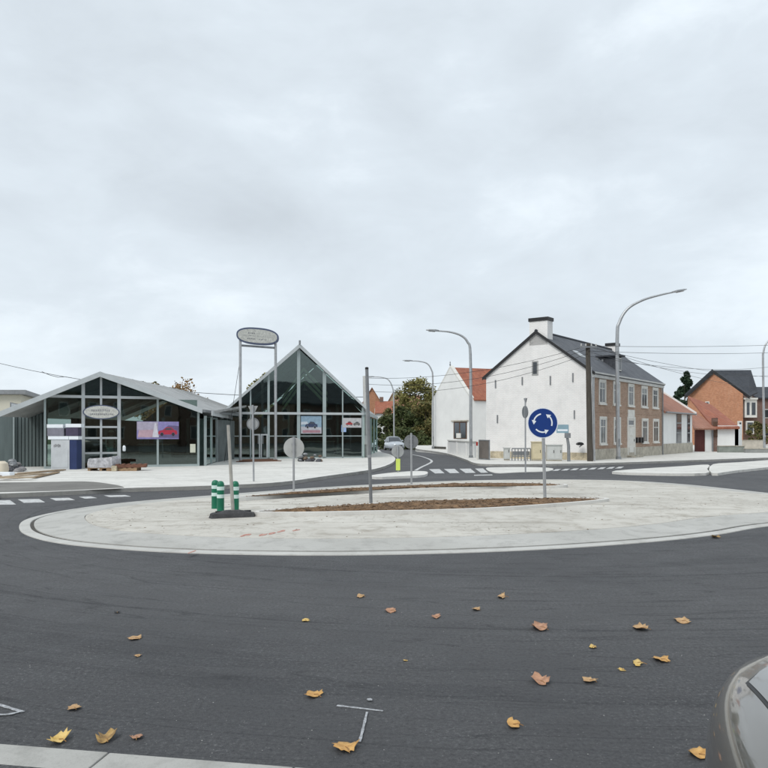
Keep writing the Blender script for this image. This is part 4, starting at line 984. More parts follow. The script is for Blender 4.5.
simple_house('terraced_house', 830, 960, 392, 375, 452, 80, 9, RED_BRICK, SLATE, 'brick terraced house beyond the right picture edge along the road', nwin=5)
def low_wall(x0, x1, y0, y1, D, mat, label):
    a, b = atd(x0, y1, D), atd(x1, y1, D); z1 = atd(0, y0, D).z
    t = thing('garden_wall', V(a.x, D, PZ), label, 'wall')
    m = MB(); m.box(a.x, b.x, D, D+.25, PZ-.1, z1-.06); m.build('wall', mat, t); m = MB(); m.box(a.x-.03, b.x+.03, D-.04, D+.29, z1-.06, z1); m.build('coping', STONE, t)
low_wall(718.5, 744.5, 445.6, 452, 57.5, pm('grey_green_wall', (.23, .25, .225), .9, .2, 2), 'low grey-green wall before the white outbuilding')
low_wall(738, 763, 440, 447, 72, pm('beige_wall', (.46, .42, .36), .9, .15, 2), 'pale beige garden wall below the white bay window')
low_wall(745.5, 830, 448.2, 453.5, 56.6, pm('grey_wall', (.27, .275, .265), .9, .15, 2), 'long low grey wall along the pavement at the right edge')

# ------------------------------------------------------------------ the low showroom at left
FL = Plane(atd(0, 470, 31.3), atd(199, 466, 34.6))
def back_of(p, d): return p+V(0, d, 0)
SRL = thing('showroom', FL.q(6, PZ), 'low wide glass-fronted showroom with shallow grey gable roof and oval sign', 'showroom')
ap = FL.p(99.5, 375.2); le = FL.p(-4, 416.5); re = FL.p(200.5, 411.6); aA, aL, aR = FL.a(99.5), FL.a(-4), FL.a(200.5)
def topz(a): return (ap.z+(le.z-ap.z)*(a-aA)/(aL-aA)) if a < aA else (ap.z+(re.z-ap.z)*(a-aA)/(aR-aA))
back = 15
m = MB()      # roof: two thin metal slabs
for (q, z, s) in ((aL, le.z, -1), (aR, re.z, 1)):
    P = [FL.q(aA, ap.z, .45), FL.q(q, z, .45), back_of(FL.q(q, z), back), back_of(FL.q(aA, ap.z), back)]
    m.prism(P, (0, 0, .10))
rfL = m.build('roof', ROOFGREY, SRL)
for s, (q, z) in enumerate(((aL, le.z), (aR, re.z))):
    m = MB(); m.prism([FL.q(aA, ap.z-.10, .45), FL.q(q, z-.10, .45), FL.q(q, z+.13, .45), FL.q(aA, ap.z+.13, .45)], FL.n*.05); m.build('fascia', MULL_W, rfL)
    for k in range(11):        # raised seams across the roof metal
        d = (k+.3)*back/11.5; m = MB()
        m.prism([back_of(FL.q(aA, ap.z+.10), d), back_of(FL.q(q, z+.10), d), back_of(FL.q(q, z+.14), d), back_of(FL.q(aA, ap.z+.14), d)], V(0, .04, 0)); m.build('roof_seam', ROOFGREY, rfL)
m = MB(); m.prism([FL.q(aR+.02, re.z-.04, .3), FL.q(aR+.14, re.z-.04, .3), FL.q(aR+.14, re.z+.08, .3), FL.q(aR+.02, re.z+.08, .3)], V(0, 14, 0)); m.build('gutter', METAL_D, rfL)
# mullions
def post(par, pl, px, wpx, z0, z1, mat, o0=-.06, o1=.06, name='mullion'):
    a = pl.a(px); w = wpx/2*(pl.a(px+.5)-pl.a(px-.5)); m = MB(); pl.az(m, a-w, a+w, z0, z1, o0, o1); return m.build(name, mat, par)
for px, w, mt in ((45, 2.2, MULL), (83.2, 3.4, MULL_W), (101, 2.2, MULL_W), (119, 3.4, MULL_W), (157.6, 2.0, MULL), (198.2, 2.2, MULL)):
    post(SRL, FL, px, w, PZ, topz(FL.a(px))-.06, mt)
zb = FL.p(100, 397).z
def rail(par, pl, x0, x1, z, h, mat, o0=-.05, o1=.05, name='transom'):
    m = MB(); pl.az(m, pl.a(x0), pl.a(x1), z-h/2, z+h/2, o0, o1); return m.build(name, mat, par)
def roof_x(pl, z, left):       # facade coordinate where the roof line has height z
    return aA+(z-ap.z)*(aL-aA)/(le.z-ap.z) if left else aA+(z-ap.z)*(aR-aA)/(re.z-ap.z)
m = MB(); FL.az(m, roof_x(FL, zb, True), roof_x(FL, zb, False), zb-.06, zb+.06, -.05, .065); m.build('tie_beam', MULL_W, SRL)
for py in (427, 438, 453):
    z = FL.p(101, py).z; rail(SRL, FL, 85, 100, z, .085, MULL_W, -.045, .05); rail(SRL, FL, 102.1, 117.2, z, .085, MULL_W, -.045, .05)
for x0, x1 in ((46.2, 81.4), (120.8, 197)):
    m = MB(); FL.az(m, FL.a(x0), FL.a(x1), PZ, PZ+.10, -.05, .05); m.build('sill', MULL, SRL)
# glass panes, cut to the roof line
def pane(par, pl, a0, a1, z0, z1=None, top=None, apex=None, off=0, mat=GLASS, name='glass_pane'):
    P = [(a0, z0), (a1, z0)]
    if top:
        P.append((a1, top(a1)-.04))
        if apex and a0 < apex[0] < a1: P.append((apex[0], apex[1]-.04))
        P.append((a0, top(a0)-.04))
    else: P += [(a1, z1), (a0, z1)]
    m = MB(); m.prism([pl.q(a, z, off) for a, z in P], pl.n*.02); return m.build(name, mat, par)
cols = [FL.a(x) for x in (45, 83.2, 101, 119, 157.6, 198.2)]
for a0, a1 in zip(cols, cols[1:]):
    pane(SRL, FL, a0+.05, a1-.05, PZ+.1, zb-.06)
    lo0, lo1 = max(a0+.05, roof_x(FL, zb, True)+.3), min(a1-.05, roof_x(FL, zb, False)-.3)
    if lo1 > lo0+.1: pane(SRL, FL, lo0, lo1, zb+.06, top=topz, apex=(aA, ap.z))
# left bay: recessed corrugated wall
m = MB(); a0, a1 = FL.a(11), FL.a(45)
for i in range(9):
    w = (a1-a0)/9; m = MB(); FL.az(m, a0+i*w+.02, a0+(i+1)*w-.02, PZ, 2.55, -2.4, -2.33); m.build('wall_panel', PANEL_G, SRL)
m = MB(); FL.az(m, a0-2, a1, PZ, 2.6, -2.6, -2.42); m.build('recess_wall', PANEL_G, SRL)
post(SRL, FL, 10.5, 1.6, PZ, topz(FL.a(10.5))-.05, MULL, -2.3, -2.2)
m = MB(); FL.az(m, FL.a(-30), FL.a(9.5), PZ, 2.5, -3.4, -3.2); m.build('pale_panel', pm('pale_green_panel', (.40, .47, .45), .6, .06, 1), SRL)
m = MB(); FL.az(m, a1-.03, a1+.06, PZ, topz(a1)-.25, -2.4, -.1); m.build('return_wall', PANEL_G, SRL)
# interior shell
kx0, kx1 = FL.q(FL.a(45), PZ), FL.q(FL.a(198), PZ)
for P in ([kx0+V(0, 13, 0), kx1+V(0, 13, 0)], [kx0+V(.1, 2.6, 0), kx0+V(.1, 12.9, 0)], [kx1+V(-.1, .3, 0), kx1+V(-.1, 12.9, 0)]):
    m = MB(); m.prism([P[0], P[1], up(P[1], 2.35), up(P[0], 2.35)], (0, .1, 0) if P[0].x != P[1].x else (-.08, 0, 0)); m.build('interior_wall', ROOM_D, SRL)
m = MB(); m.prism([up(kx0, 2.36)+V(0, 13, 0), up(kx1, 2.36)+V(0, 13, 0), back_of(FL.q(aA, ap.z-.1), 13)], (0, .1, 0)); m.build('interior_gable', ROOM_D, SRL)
m = MB(); m.prism([kx0+V(.15, .3, 0), kx1+V(-.15, .3, 0), kx1+V(-.15, 12.9, 0), kx0+V(.15, 12.9, 0)], (0, 0, .02)); m.build('interior_floor', pm('showroom_floor', (.10, .10, .10), .35), SRL)
for i in range(5):
    d = 2.4*(i+1)
    for q, z in ((aL*.75+aA*.25, le.z*.75+ap.z*.25), (aR, re.z)):
        m = MB(); m.prism([back_of(FL.q(aA, ap.z-.05), d), back_of(FL.q(q, z-.05), d), back_of(FL.q(q, z-.25), d), back_of(FL.q(aA, ap.z-.3), d)], V(0, .12, 0)); m.build('rafter', METAL_D, SRL)
m = MB(); FL.az(m, FL.a(190), FL.a(195.4), FL.p(192, 452.5).z, FL.p(192, 444).z, .025, .03); m.build('notice', pm('pale_notice', (.62, .63, .52), .7), SRL)
m = MB(); q = FL.p(124, 448.5, .1); m.lathe(q-V(0, 0, .12), [(.05, 0), (.07, .05), (.07, .2), (.03, .26)], 10); m.build('wall_light', SIGN_W, SRL)
def desk(par_c, w, label, mat):
    x, y = par_c; t = thing('counter', V(x, y, PZ), label, 'counter')
    m = MB(); m.box(x-w/2, x+w/2, y, y+.5, PZ+.02, PZ+.95); m.build('front', mat, t); m = MB(); m.box(x-w/2-.06, x+w/2+.06, y-.08, y+.58, PZ+.952, PZ+1.0); m.build('worktop', TRIM, t)
desk((-11.3, 36.5), 1.6, 'pale counter inside the low showroom behind the banner', pm('counter_grey', (.30, .32, .33), .6))
desk((-13.8, 37.5), 1.2, 'grey counter deep inside the low showroom behind the kiosk', pm('counter_grey', (.3, .3, .3)))
desk((-4.3, 48.5), 2.0, 'pale counter inside the pointed showroom below the posters', pm('counter_grey', (.3, .3, .3)))
for k, (x, y) in enumerate(((-10.2, 38.5), (-12.6, 39.5), (-6.4, 49.5), (-3.2, 50.5))):
    t = thing('interior_column', V(x, y, PZ), ('slim pale column inside the low showroom behind the notice', 'slim pale column inside the low showroom right of the door', 'slim pale column inside the pointed showroom left of its middle post', 'slim pale column inside the pointed showroom behind the posters')[k], 'column')
    m = MB(); m.lathe(V(x, y, PZ), [(.09, 0), (.09, 2.3 if k < 2 else 3.6)], 12); m.build('shaft', MULL, t, smooth=True); m = MB(); m.box(x-.14, x+.14, y-.14, y+.14, PZ, PZ+.04); m.build('foot', METAL_D, t)
# oval sign
def ellipse_pts(c, ux, a, b, n=40, sq=2.0): 
    out = []
    for i in range(n):
        t_ = 6.28319*i/n; cx = math.copysign(abs(math.cos(t_))**(2/sq), math.cos(t_)); cz = math.copysign(abs(math.sin(t_))**(2/sq), math.sin(t_)); out.append(c+ux*a*cx+V(0, 0, b*cz))
    return out
c = FL.p(101.2, 412.2, .07); wA = (FL.a(119.6)-FL.a(83))/2; hA = (FL.p(101, 405).z-FL.p(101, 419.2).z)/2
t = thing('oval_sign', c, 'pale oval sign with illegible lettering on the low showroom front above its door', 'sign')
m = MB(); m.prism(ellipse_pts(c, FL.u, wA, hA), FL.n*.10); m.build('sign_rim', pm('dark_blue_rim', (.09, .11, .18), .5), t)
OVF = pm('worn_sign_face', (.54, .54, .50), .6, .18, 9, fine=.15, fscale=30)
m = MB(); m.prism(ellipse_pts(c+FL.n*.10, FL.u, wA*.94, hA*.87), FL.n*.01); fc = m.build('sign_face', OVF, t)
def scribble(c, pl, w, h, par, mat, rows, seed):
    rnd = random.Random(seed); m = MB()
    for (zz, x0, x1, hh) in rows:
        x = x0
        while x < x1:
            k = rnd.uniform(.03, .06)*w*2; k = min(k, x1*w-x*w) if False else k
            m.prism([c+pl.u*(x*w)+V(0, 0, zz*h), c+pl.u*(x*w+k*.7)+V(0, 0, zz*h+rnd.uniform(-.02, .02)), c+pl.u*(x*w+k*.7)+V(0, 0, zz*h+hh*h*rnd.uniform(.6, 1)), c+pl.u*(x*w+k*.1)+V(0, 0, zz*h+hh*h*rnd.uniform(.6, 1))], pl.n*.004)
            x += k/w
    return m.build('lettering', mat, par)
GREYT = pm('faded_lettering', (.27, .27, .28), .7, .3, 6)
scribble(c+FL.n*.11, FL, wA, hA, fc, GREYT, ((.1, -.55, .5, .35), (-.4, -.6, .6, .25)), 3)
# banner with a red car
def poster(pl, x0, x1, y0, y1, off, name, label, bg, shapes, skew=0, parent=None):
    ctr = pl.p((x0+x1)/2, (y0+y1)/2, off); t = thing(name, ctr, label, 'poster')
    a0, a1 = pl.a(x0), pl.a(x1); z1, z0 = pl.p((x0+x1)/2, y0).z, pl.p((x0+x1)/2, y1).z
    m = MB(); m.prism([pl.q(a0, z0-skew, off), pl.q(a1, z0, off), pl.q(a1, z1, off), pl.q(a0, z1-skew, off)], pl.n*.012); o = m.build('banner', bg, t)
    for i, (P, mt, nm) in enumerate(shapes):
        m = MB(); m.prism([pl.q(a0+(a1-a0)*x, z0+(z1-z0)*y, off+.012+.002*i) for x, y in P], pl.n*.002); m.build(nm, mt, o)
    return t
def C(name, c): return pm(name, c, .6, .15, 6)
def arcp(cx, cy, rx, ry, a0, a1, n): return [(cx+rx*math.cos(R(a0+(a1-a0)*i/n)), cy+ry*math.sin(R(a0+(a1-a0)*i/n))) for i in range(n+1)]
def carsh(x, y, w, h):          # side view of a car: body with wheel arches
    P = arcp(x+w*.20, y, w*.095, h*.30, 180, 0, 6)+arcp(x+w*.79, y, w*.095, h*.30, 180, 0, 6)
    return [(x, y)]+P+[(x+w, y), (x+w, y+h*.35), (x+w*.96, y+h*.55), (x+w*.84, y+h*.62), (x+w*.70, y+h*.97), (x+w*.42, y+h), (x+w*.27, y+h*.62), (x+w*.06, y+h*.50), (x, y+h*.3)]
def carparts(x, y, w, h, body, tag_):
    return [(carsh(x, y, w, h), body, tag_), ([(x+w*.32, y+h*.62), (x+w*.44, y+h*.90), (x+w*.67, y+h*.88), (x+w*.77, y+h*.62)], C('print_glass', (.07, .08, .10)), 'printed_window'),
            (arcp(x+w*.20, y+h*.02, w*.075, h*.23, 0, 360, 12)[:-1], C('print_black', (.03, .03, .035)), 'printed_wheel'), (arcp(x+w*.79, y+h*.02, w*.075, h*.23, 0, 360, 12)[:-1], C('print_black', (.03, .03, .035)), 'printed_wheel')]
poster(FL, 136.6, 178.5, 421.6, 439, .09, 'banner', 'pink and violet banner with a dark red shape behind the low showroom glass', C('banner_violet', (.27, .24, .48)),
    [([(.02, .1), (.45, .1), (.42, .55), (.05, .5)], C('banner_pink', (.50, .34, .40)), 'pink_patch'), ([(.0, .5), (.5, .55), (.5, .98), (0, .98)], C('banner_mauve', (.42, .38, .48)), 'mauve_patch'),
     ([(.5, .08), (.62, .55), (.75, .78), (1, .75), (1, .05)], C('banner_dark', (.14, .11, .22)), 'dark_patch'), *carparts(.50, .26, .46, .42, C('banner_red', (.42, .03, .06)), 'printed_car'), ([(.36, .1), (.42, .9), (.46, .9), (.52, .1)], C('banner_white', (.62, .6, .66)), 'white_streak')])
# stacked display and counter boxes before the glass, left of the door
D = 31.4
t = thing('display_kiosk', atd(60, 471, D), 'white and navy kiosk cabinet standing before the low showroom, left of its door', 'cabinet')
p0, p1, p2 = atd(51, 471.4, D), atd(69.4, 471.4, D), atd(76, 471, D+.35); z1 = atd(0, 440, D).z
m = MB(); m.box(p0.x, p1.x, D, D+.55, PZ, z1); m.build('cabinet_body', pm('kiosk_white', (.50, .52, .54), .55, .1, 2), t, bevel=.01)
m = MB(); m.box(p1.x+.003, p1.x+.30, D+.02, D+.55, PZ, z1); m.build('side_panel', NAVY, t)
m = MB(); m.box(p0.x+.06, p1.x-.06, D-.012, D-.001, PZ+.08, z1-.4); m.build('door', pm('kiosk_white', (.5, .5, .5)), t)
m = MB()
for k in range(5): m.box(p0.x+.12+.06*k, p0.x+.16+.06*k, D-.018, D-.012, z1-.3+.02*(k % 3), z1-.2+.03*(k % 2))
m.build('lettering', GREYT, t)
t2 = thing('stacked_goods', atd(62, 436, D+.3), 'striped packages piled on top of the white and navy kiosk cabinet', 'packages')
for i, (x0, x1, y0, y1, mt) in enumerate(((48.5, 69, 436.2, 439.5, SIGN_W), (69.3, 78.5, 436.2, 439.6, SIGN_W), (47.5, 64, 428, 436, C('pack_grey', (.20, .20, .24))), (66, 78, 427.5, 436, C('pack_purple', (.06, .05, .09))), (47, 63, 424.3, 427.8, SIGN_W), (65.5, 81, 423.8, 427.3, SIGN_W))):
    a, b = atd(x0, y1, D+.1), atd(x1, y0, D+.1); m = MB(); m.box(a.x, b.x, D+.05+.01*i, D+.5-.01*i, max(a.z, z1+.002), b.z); m.build('package', mt, t2)
# worker in the doorway
def person(loc, h):
    t = thing('person', loc, 'person in cream helmet and blue trousers just inside the low showroom door', 'person')
    J = {'pel': (0, 0, .52), 'wa': (0, 0, .60), 'ch': (0, 0, .74), 'nk': (0, 0, .835), 'hd': (0, -.01, .90), 'ht': (0, 0, .965),
         'ls': (-.105, 0, .80), 'le': (-.14, -.01, .64), 'lw': (-.10, -.12, .55), 'lh': (-.06, -.16, .55), 'rs': (.105, 0, .80), 're': (.15, .01, .64), 'rw': (.14, -.06, .50), 'rh': (.14, -.08, .455),
         'lhp': (-.05, 0, .50), 'lk': (-.06, -.01, .28), 'la': (-.065, .01, .045), 'lt': (-.07, -.07, .02), 'rhp': (.05, 0, .50), 'rk': (.06, -.01, .28), 'ra': (.065, .01, .045), 'rt': (.07, -.07, .02)}
    Rd = {'pel': .075, 'wa': .068, 'ch': .085, 'nk': .033, 'hd': .05, 'ht': .035, 'ls': .042, 'le': .028, 'lw': .02, 'lh': .022, 'rs': .042, 're': .028, 'rw': .02, 'rh': .022,
          'lhp': .056, 'lk': .038, 'la': .026, 'lt': .022, 'rhp': .056, 'rk': .038, 'ra': .026, 'rt': .022}
    E_ = [('pel', 'wa'), ('wa', 'ch'), ('ch', 'nk'), ('nk', 'hd'), ('hd', 'ht'), ('ch', 'ls'), ('ls', 'le'), ('le', 'lw'), ('lw', 'lh'), ('ch', 'rs'), ('rs', 're'), ('re', 'rw'), ('rw', 'rh'),
          ('pel', 'lhp'), ('lhp', 'lk'), ('lk', 'la'), ('la', 'lt'), ('pel', 'rhp'), ('rhp', 'rk'), ('rk', 'ra'), ('ra', 'rt')]
    ks = list(J); me = bpy.data.meshes.new('body'); me.from_pydata([Vector(J[k])*h for k in ks], [(ks.index(a), ks.index(b)) for a, b in E_], [])
    o = bpy.data.objects.new('body', me); COL.objects.link(o); o.parent = t
    md = o.modifiers.new('skin', 'SKIN')
    for i, k in enumerate(ks): me.skin_vertices[0].data[i].radius = (Rd[k]*h, Rd[k]*h*.85)
    me.skin_vertices[0].data[0].use_root = True
    sb = o.modifiers.new('sub', 'SUBSURF'); sb.levels = 2; sb.render_levels = 2
    t_ = NT('worker_clothes'); sp = t_.N.new('ShaderNodeSeparateXYZ'); t_.L.new(t_.tc, sp.inputs[0])
    c1 = t_.mix(t_.math('GREATER_THAN', sp.outputs[2], .50*h), (.25, .36, .46), (.62, .63, .62)); c2 = t_.mix(t_.math('GREATER_THAN', sp.outputs[2], .835*h), c1, (.45, .28, .21))
    t_.L.new(c2, t_.b.inputs['Base Color']); t_.b.inputs['Roughness'].default_value = .85; me.materials.append(t_.m)
    hd = Vector(loc)+V(0, 0, .935*h)
    m = MB(); m.lathe(hd, [(.085*h, -.004*h), (.085*h, .004*h), (.066*h, .008*h), (.062*h, .03*h), (.045*h, .055*h), (.01*h, .066*h)], 16); m.build('helmet', pm('cream_helmet', (.72, .68, .55), .4), t, smooth=True)
person(V(-12.45, 33.75, PZ), 1.70)
# wrapped pallet, wooden pallets, planks, rubble
a, b = atd(86, 474, 30.2), atd(116, 471, 30.4); z1 = atd(0, 458, 30.3).z
t = thing('wrapped_pallet', V((a.x+b.x)/2, 30.6, PZ), 'pallet load wrapped in crumpled white plastic before the showroom door', 'pallet')
m = MB(); n_ = 9; vs = []; fs = []
import itertools
for (i, j) in itertools.product(range(n_+1), range(4)):
    pass
bm_pts = []
for lv, (zz, k_) in enumerate(((PZ+.12, 1), (PZ+.3, 1.03), (PZ+.48, 1.0), (z1, .93))):
    for q in range(24):
        t_ = 6.28319*q/24; cx = math.copysign(abs(math.cos(t_))**.35, math.cos(t_)); cy = math.copysign(abs(math.sin(t_))**.35, math.sin(t_))
        hx, hy = (b.x-a.x)/2*k_, .42*k_; bm_pts.append(V((a.x+b.x)/2+cx*hx+random.uniform(-.03, .03), 30.65+cy*hy+random.uniform(-.03, .03), zz+random.uniform(-.03, .03)+(.07*cx if lv == 3 else 0)))
m.add(bm_pts, [(l*24+q, l*24+(q+1) % 24, (l+1)*24+(q+1) % 24, (l+1)*24+q) for l in range(3) for q in range(24)]+[tuple(range(72, 96))]); m.build('plastic_wrap', WRAP, t, smooth=True)
for k in range(3):
    m = MB(); x = a.x+.05+k*((b.x-a.x)-.2)/2; m.box(x, x+.1, 30.25, 31.05, PZ, PZ+.10); m.build('bearer', PALLET, t)
m = MB(); m.box(a.x, b.x, 30.22, 31.07, PZ+.102, PZ+.122); m.build('deck', PALLET, t)
def pallet(cx, cy, z, rz, label, mat=PALLET):
    t = thing('pallet', V(cx, cy, z), label, 'pallet'); cr, sr = math.cos(rz), math.sin(rz); ux, uy = V(cr, sr, 0), V(-sr, cr, 0); o = V(cx, cy, z)
    for k in (-1, 0, 1):
        m = MB(); m.obox(o-ux*.6+uy*(k*.35-.05), ux*1.2, uy*.1, (0, 0, .11)); m.build('bearer', mat, t)
    for i in range(6):
        m = MB(); m.obox(o-ux*(.6-i*.216)-uy*.4+V(0, 0, .112), ux*.12, uy*.8, (0, 0, .022)); m.build('deck_board', mat, t)
    return t
D = 30.5; x = atd(124, 0, D).x
pallet(x, D, PZ, .1, 'lower brown wooden pallet right of the plastic-wrapped load'); pallet(x+.3, D+.05, PZ+.14, .25, 'upper dark red-brown pallet resting askew on another, right of the wrapped load', pm('stained_pallet', (.16, .075, .05), .9, .3, 5))
x = atd(120, 0, D).x
m = MB(); m.box(x-.16, x+.05, D-.55, D-.3, PZ, PZ+.22); m.build('stone_block', OCHRE_STONE, label='small ochre stone block in front of the brown pallets', cat='block', bevel=.02)
rnd = random.Random(4)
for i, (x0, y0, x1, y1, w) in enumerate(((-12, 478.5, 40, 473.5, .26), (4, 480, 47, 476.2, .22), (22, 474.5, 66, 470.8, .2), (-20, 481.2, 34, 480.2, .24), (36, 478.6, 60, 473.2, .18))):
    a, b = at(x0, y0, PZ), at(x1, y1, PZ); d = (b-a); d.z = 0; n_ = V(-d.y, d.x, 0).normalized(); m = MB(); z = PZ+.02+.052*(i % 2)
    m.obox(V(a.x, a.y, z), d, n_*w, (0, 0, .045)); m.build('plank', PLANK if i % 2 else pm('dark_board', (.27, .2, .13), .9, .3, 4), label=('long pale plank lying farthest left before the low showroom', 'pale upper plank crossing the others left of the kiosk', 'brown plank nearest the kiosk foot', 'frontmost pale-edged plank at the left picture edge', 'short brown plank angled towards the kiosk')[i], cat='plank', group='planks lying left of the kiosk')
def heap(name, c, w, d, h, n, mat, label, cat, seed):
    rnd = random.Random(seed); t = thing(name, c, label, cat)
    for i in range(n):
        p = c+V(rnd.uniform(-w, w), rnd.uniform(-d, d), rnd.uniform(.02, h)*(.4+.6*(i % 3)/2)); s = rnd.uniform(.10, .24)
        m = MB(); ax = Matrix.Rotation(rnd.uniform(0, 3), 3, 'Z') @ Matrix.Rotation(rnd.uniform(-.5, .5), 3, 'X')
        k = 8; ring = []
        for zz, rr in ((-.5, .6), (-.2, 1), (.25, .9), (.5, .5)):
            ring += [p+ax @ V(math.cos(6.283*j/k)*s*rr*rnd.uniform(.8, 1.15), math.sin(6.283*j/k)*s*.8*rr, zz*s) for j in range(k)]
        m.add(ring, [(l*k+j, l*k+(j+1) % k, (l+1)*k+(j+1) % k, (l+1)*k+j) for l in range(3) for j in range(k)]+[tuple(range(k)), tuple(range(3*k, 4*k))])
        m.build('lump', mat[i % len(mat)], t)
heap('rubble_heap', V(*at(10, 471.5, PZ)), .5, .3, .45, 16, [pm('rub_dark', (.09, .09, .10), .9, .3, 6), pm('rub_grey', (.25, .24, .24), .9, .3, 6), METAL_D], 'dark heap of site debris at the far left edge of the forecourt', 'rubble', 5)
heap('debris_heap', V(*at(310, 461.5, PZ)), .55, .3, .40, 16, [pm('rub_dark', (.09, .09, .1)), pm('rub_brown', (.16, .12, .09), .9, .3, 6), METAL_D], 'dark heap of debris before the glass of the pointed showroom', 'rubble', 9)
a, b = at(-6, 477, PZ), at(19.5, 476, PZ)
m = MB(); m.box(a.x, b.x, a.y-.1, a.y+.25, PZ, PZ+.17); m.build('white_block', SIGN_W, label='long white foam block lying at the far left edge before the dark heap', cat='block', bevel=.02)
m = MB(); q = at(2, 474.5, PZ); m.lathe(q, [(.2, 0), (.24, .2), (.2, .42), (.1, .5)], 12); m.build('sack', pm('cream_sack', (.58, .52, .42), .9), label='upright cream sack at the extreme left beside the debris', cat='sack', smooth=True)
m = MB()
for i in range(3):
    a, b = at(236+i*3, 462.2, PZ), at(281-i*4, 461.3, PZ); m = MB(); m.obox(V(a.x, a.y, PZ+.05*i), b-a, (0, .22, 0), (0, 0, .045)); m.build('plank', pm('red_board', (.18, .10, .07), .9), label=('bottom', 'middle', 'top')[i]+' board of the thin stack between the legs of the twin-post sign', cat='plank', group='stack of boards by the twin-post sign')

# ------------------------------------------------------------------ the pointed showroom
FR = Plane(atd(226, 459, 43.4), atd(363, 457.6, 45.6))
SR = thing('showroom', FR.q(4.5, PZ), 'steep pointed all-glass showroom with green-grey frames behind the twin-post oval sign', 'showroom')
AP = FR.p(299, 346.6); aA2 = FR.a(299); LE = FR.p(226.5, 409.5); RE = FR.p(363.5, 407.0); aL2, aR2 = FR.a(226.5), FR.a(363.5)
def topz2(a): return (AP.z+(LE.z-AP.z)*(a-aA2)/(aL2-aA2)) if a < aA2 else (AP.z+(RE.z-AP.z)*(a-aA2)/(aR2-aA2))
BK = 12
m = MB()
for q, z in ((aL2, LE.z), (aR2, RE.z)):
    m.prism([FR.q(aA2, AP.z, .2), FR.q(q, z, .2), back_of(FR.q(q, z), BK), back_of(FR.q(aA2, AP.z), BK)], (0, 0, .12))
rf2 = m.build('roof', ROOFGREY, SR)
for q, z in ((aL2-.1, LE.z-.07), (aR2+.1, RE.z-.08)):
    m = MB(); m.prism([FR.q(aA2, AP.z-.10, .2), FR.q(q, z-.08, .2), FR.q(q, z+.10, .2), FR.q(aA2, AP.z+.16, .2)], FR.n*.06); m.build('fascia', MULL_W, rf2)
m = MB(); m.tube([FR.q(aA2, AP.z+.12, .3), FR.q(aA2, AP.z+.34, .3)], .06, 8); m.build('ridge_finial', METAL_D, rf2)
zb2 = FR.p(299, 413.5).z
cols2 = [(227.5, 1.5), (250.5, 1.4), (268.5, 2.2), (298.5, 3.2), (324.3, 3.4), (342.5, 1.2), (362.6, 2.0)]
for px, w in cols2: post(SR, FR, px, w, PZ, max(topz2(FR.a(px))-.08, zb2), MULL)
m = MB(); FR.az(m, FR.a(199), FR.a(363.5), zb2-.07, zb2+.07, -.05, .13); m.build('tie_beam', MULL_W, SR)
aa = [FR.a(p) for p, w in cols2]
for a0, a1 in zip(aa, aa[1:]):
    pane(SR, FR, a0+.04, a1-.04, PZ+.06, zb2-.07)
    top_in = lambda a: topz2(a)
    if max(topz2(a0), topz2(a1)) > zb2+.3:
        b0, b1 = a0+.04, a1-.04
        while topz2(b0) < zb2+.15: b0 += .05
        while topz2(b1) < zb2+.15: b1 -= .05
        pane(SR, FR, b0, b1, zb2+.07, top=topz2, apex=(aA2, AP.z))
m = MB(); FR.az(m, FR.a(227), FR.a(363), PZ, PZ+.08, -.05, .06); m.build('sill', MULL, SR)
# doors
for x0, x1 in ((253, 260), (260.6, 267.6)):
    a0, a1 = FR.a(x0), FR.a(x1); z1 = FR.p(260, 434).z; m = MB()
    FR.az(m, a0, a0+.07, PZ+.06, z1, .0, .07); FR.az(m, a1-.07, a1, PZ+.06, z1, .0, .07); FR.az(m, a0+.07, a1-.07, z1-.08, z1, 0, .07); dr = m.build('door_frame', MULL_W, SR)
    m = MB(); m.tube([FR.q(a1-.12 if x0 < 258 else a0+.12, 1.0, .1), FR.q(a1-.12 if x0 < 258 else a0+.12, 1.5, .1)], .02, 6); m.build('handle', METAL, dr)
# side wall receding at right, glass with pale green posts
SWp = Plane(FR.q(aR2, 0), FR.q(aR2, 0)+V(1.0, 14, 0))
sr = atd(376.5, 455, 60)
sw0, sw1 = FR.q(aR2, PZ), V(atd(376.8, 455, 59).x, 59, PZ)
for i in range(5):
    p = sw0.lerp(sw1, i/4); m = MB(); m.box(p.x-.06, p.x+.06, p.y-.06, p.y+.06, PZ, zb2-.08); m.build('side_post', pm('pale_green_frame', (.32, .42, .39), .5, .08, 2), SR)
for i in range(4):
    p, q = sw0.lerp(sw1, i/4), sw0.lerp(sw1, (i+1)/4); d = (q-p).normalized(); m = MB(); m.prism([p+d*.08, q-d*.08, up(q-d*.08, zb2-.1), up(p+d*.08, zb2-.1)], (-.02, 0, 0)); m.build('glass_pane', GLASS, SR)
m = MB(); m.prism([up(sw0, zb2-.07), up(sw1, zb2-.07), up(sw1, zb2+.1), up(sw0, zb2+.1)], (.1, 0, 0)); m.build('eave_rail', MULL, SR)
m = MB(); m.prism([up(sw0, zb2+.1), up(sw1, zb2+.1), back_of(FR.q(aR2-.9, zb2+1.2), 12), FR.q(aR2-.9, zb2+1.0, -.3)], (0, 0, .08)); m.build('side_roof', ROOFGREY, SR)
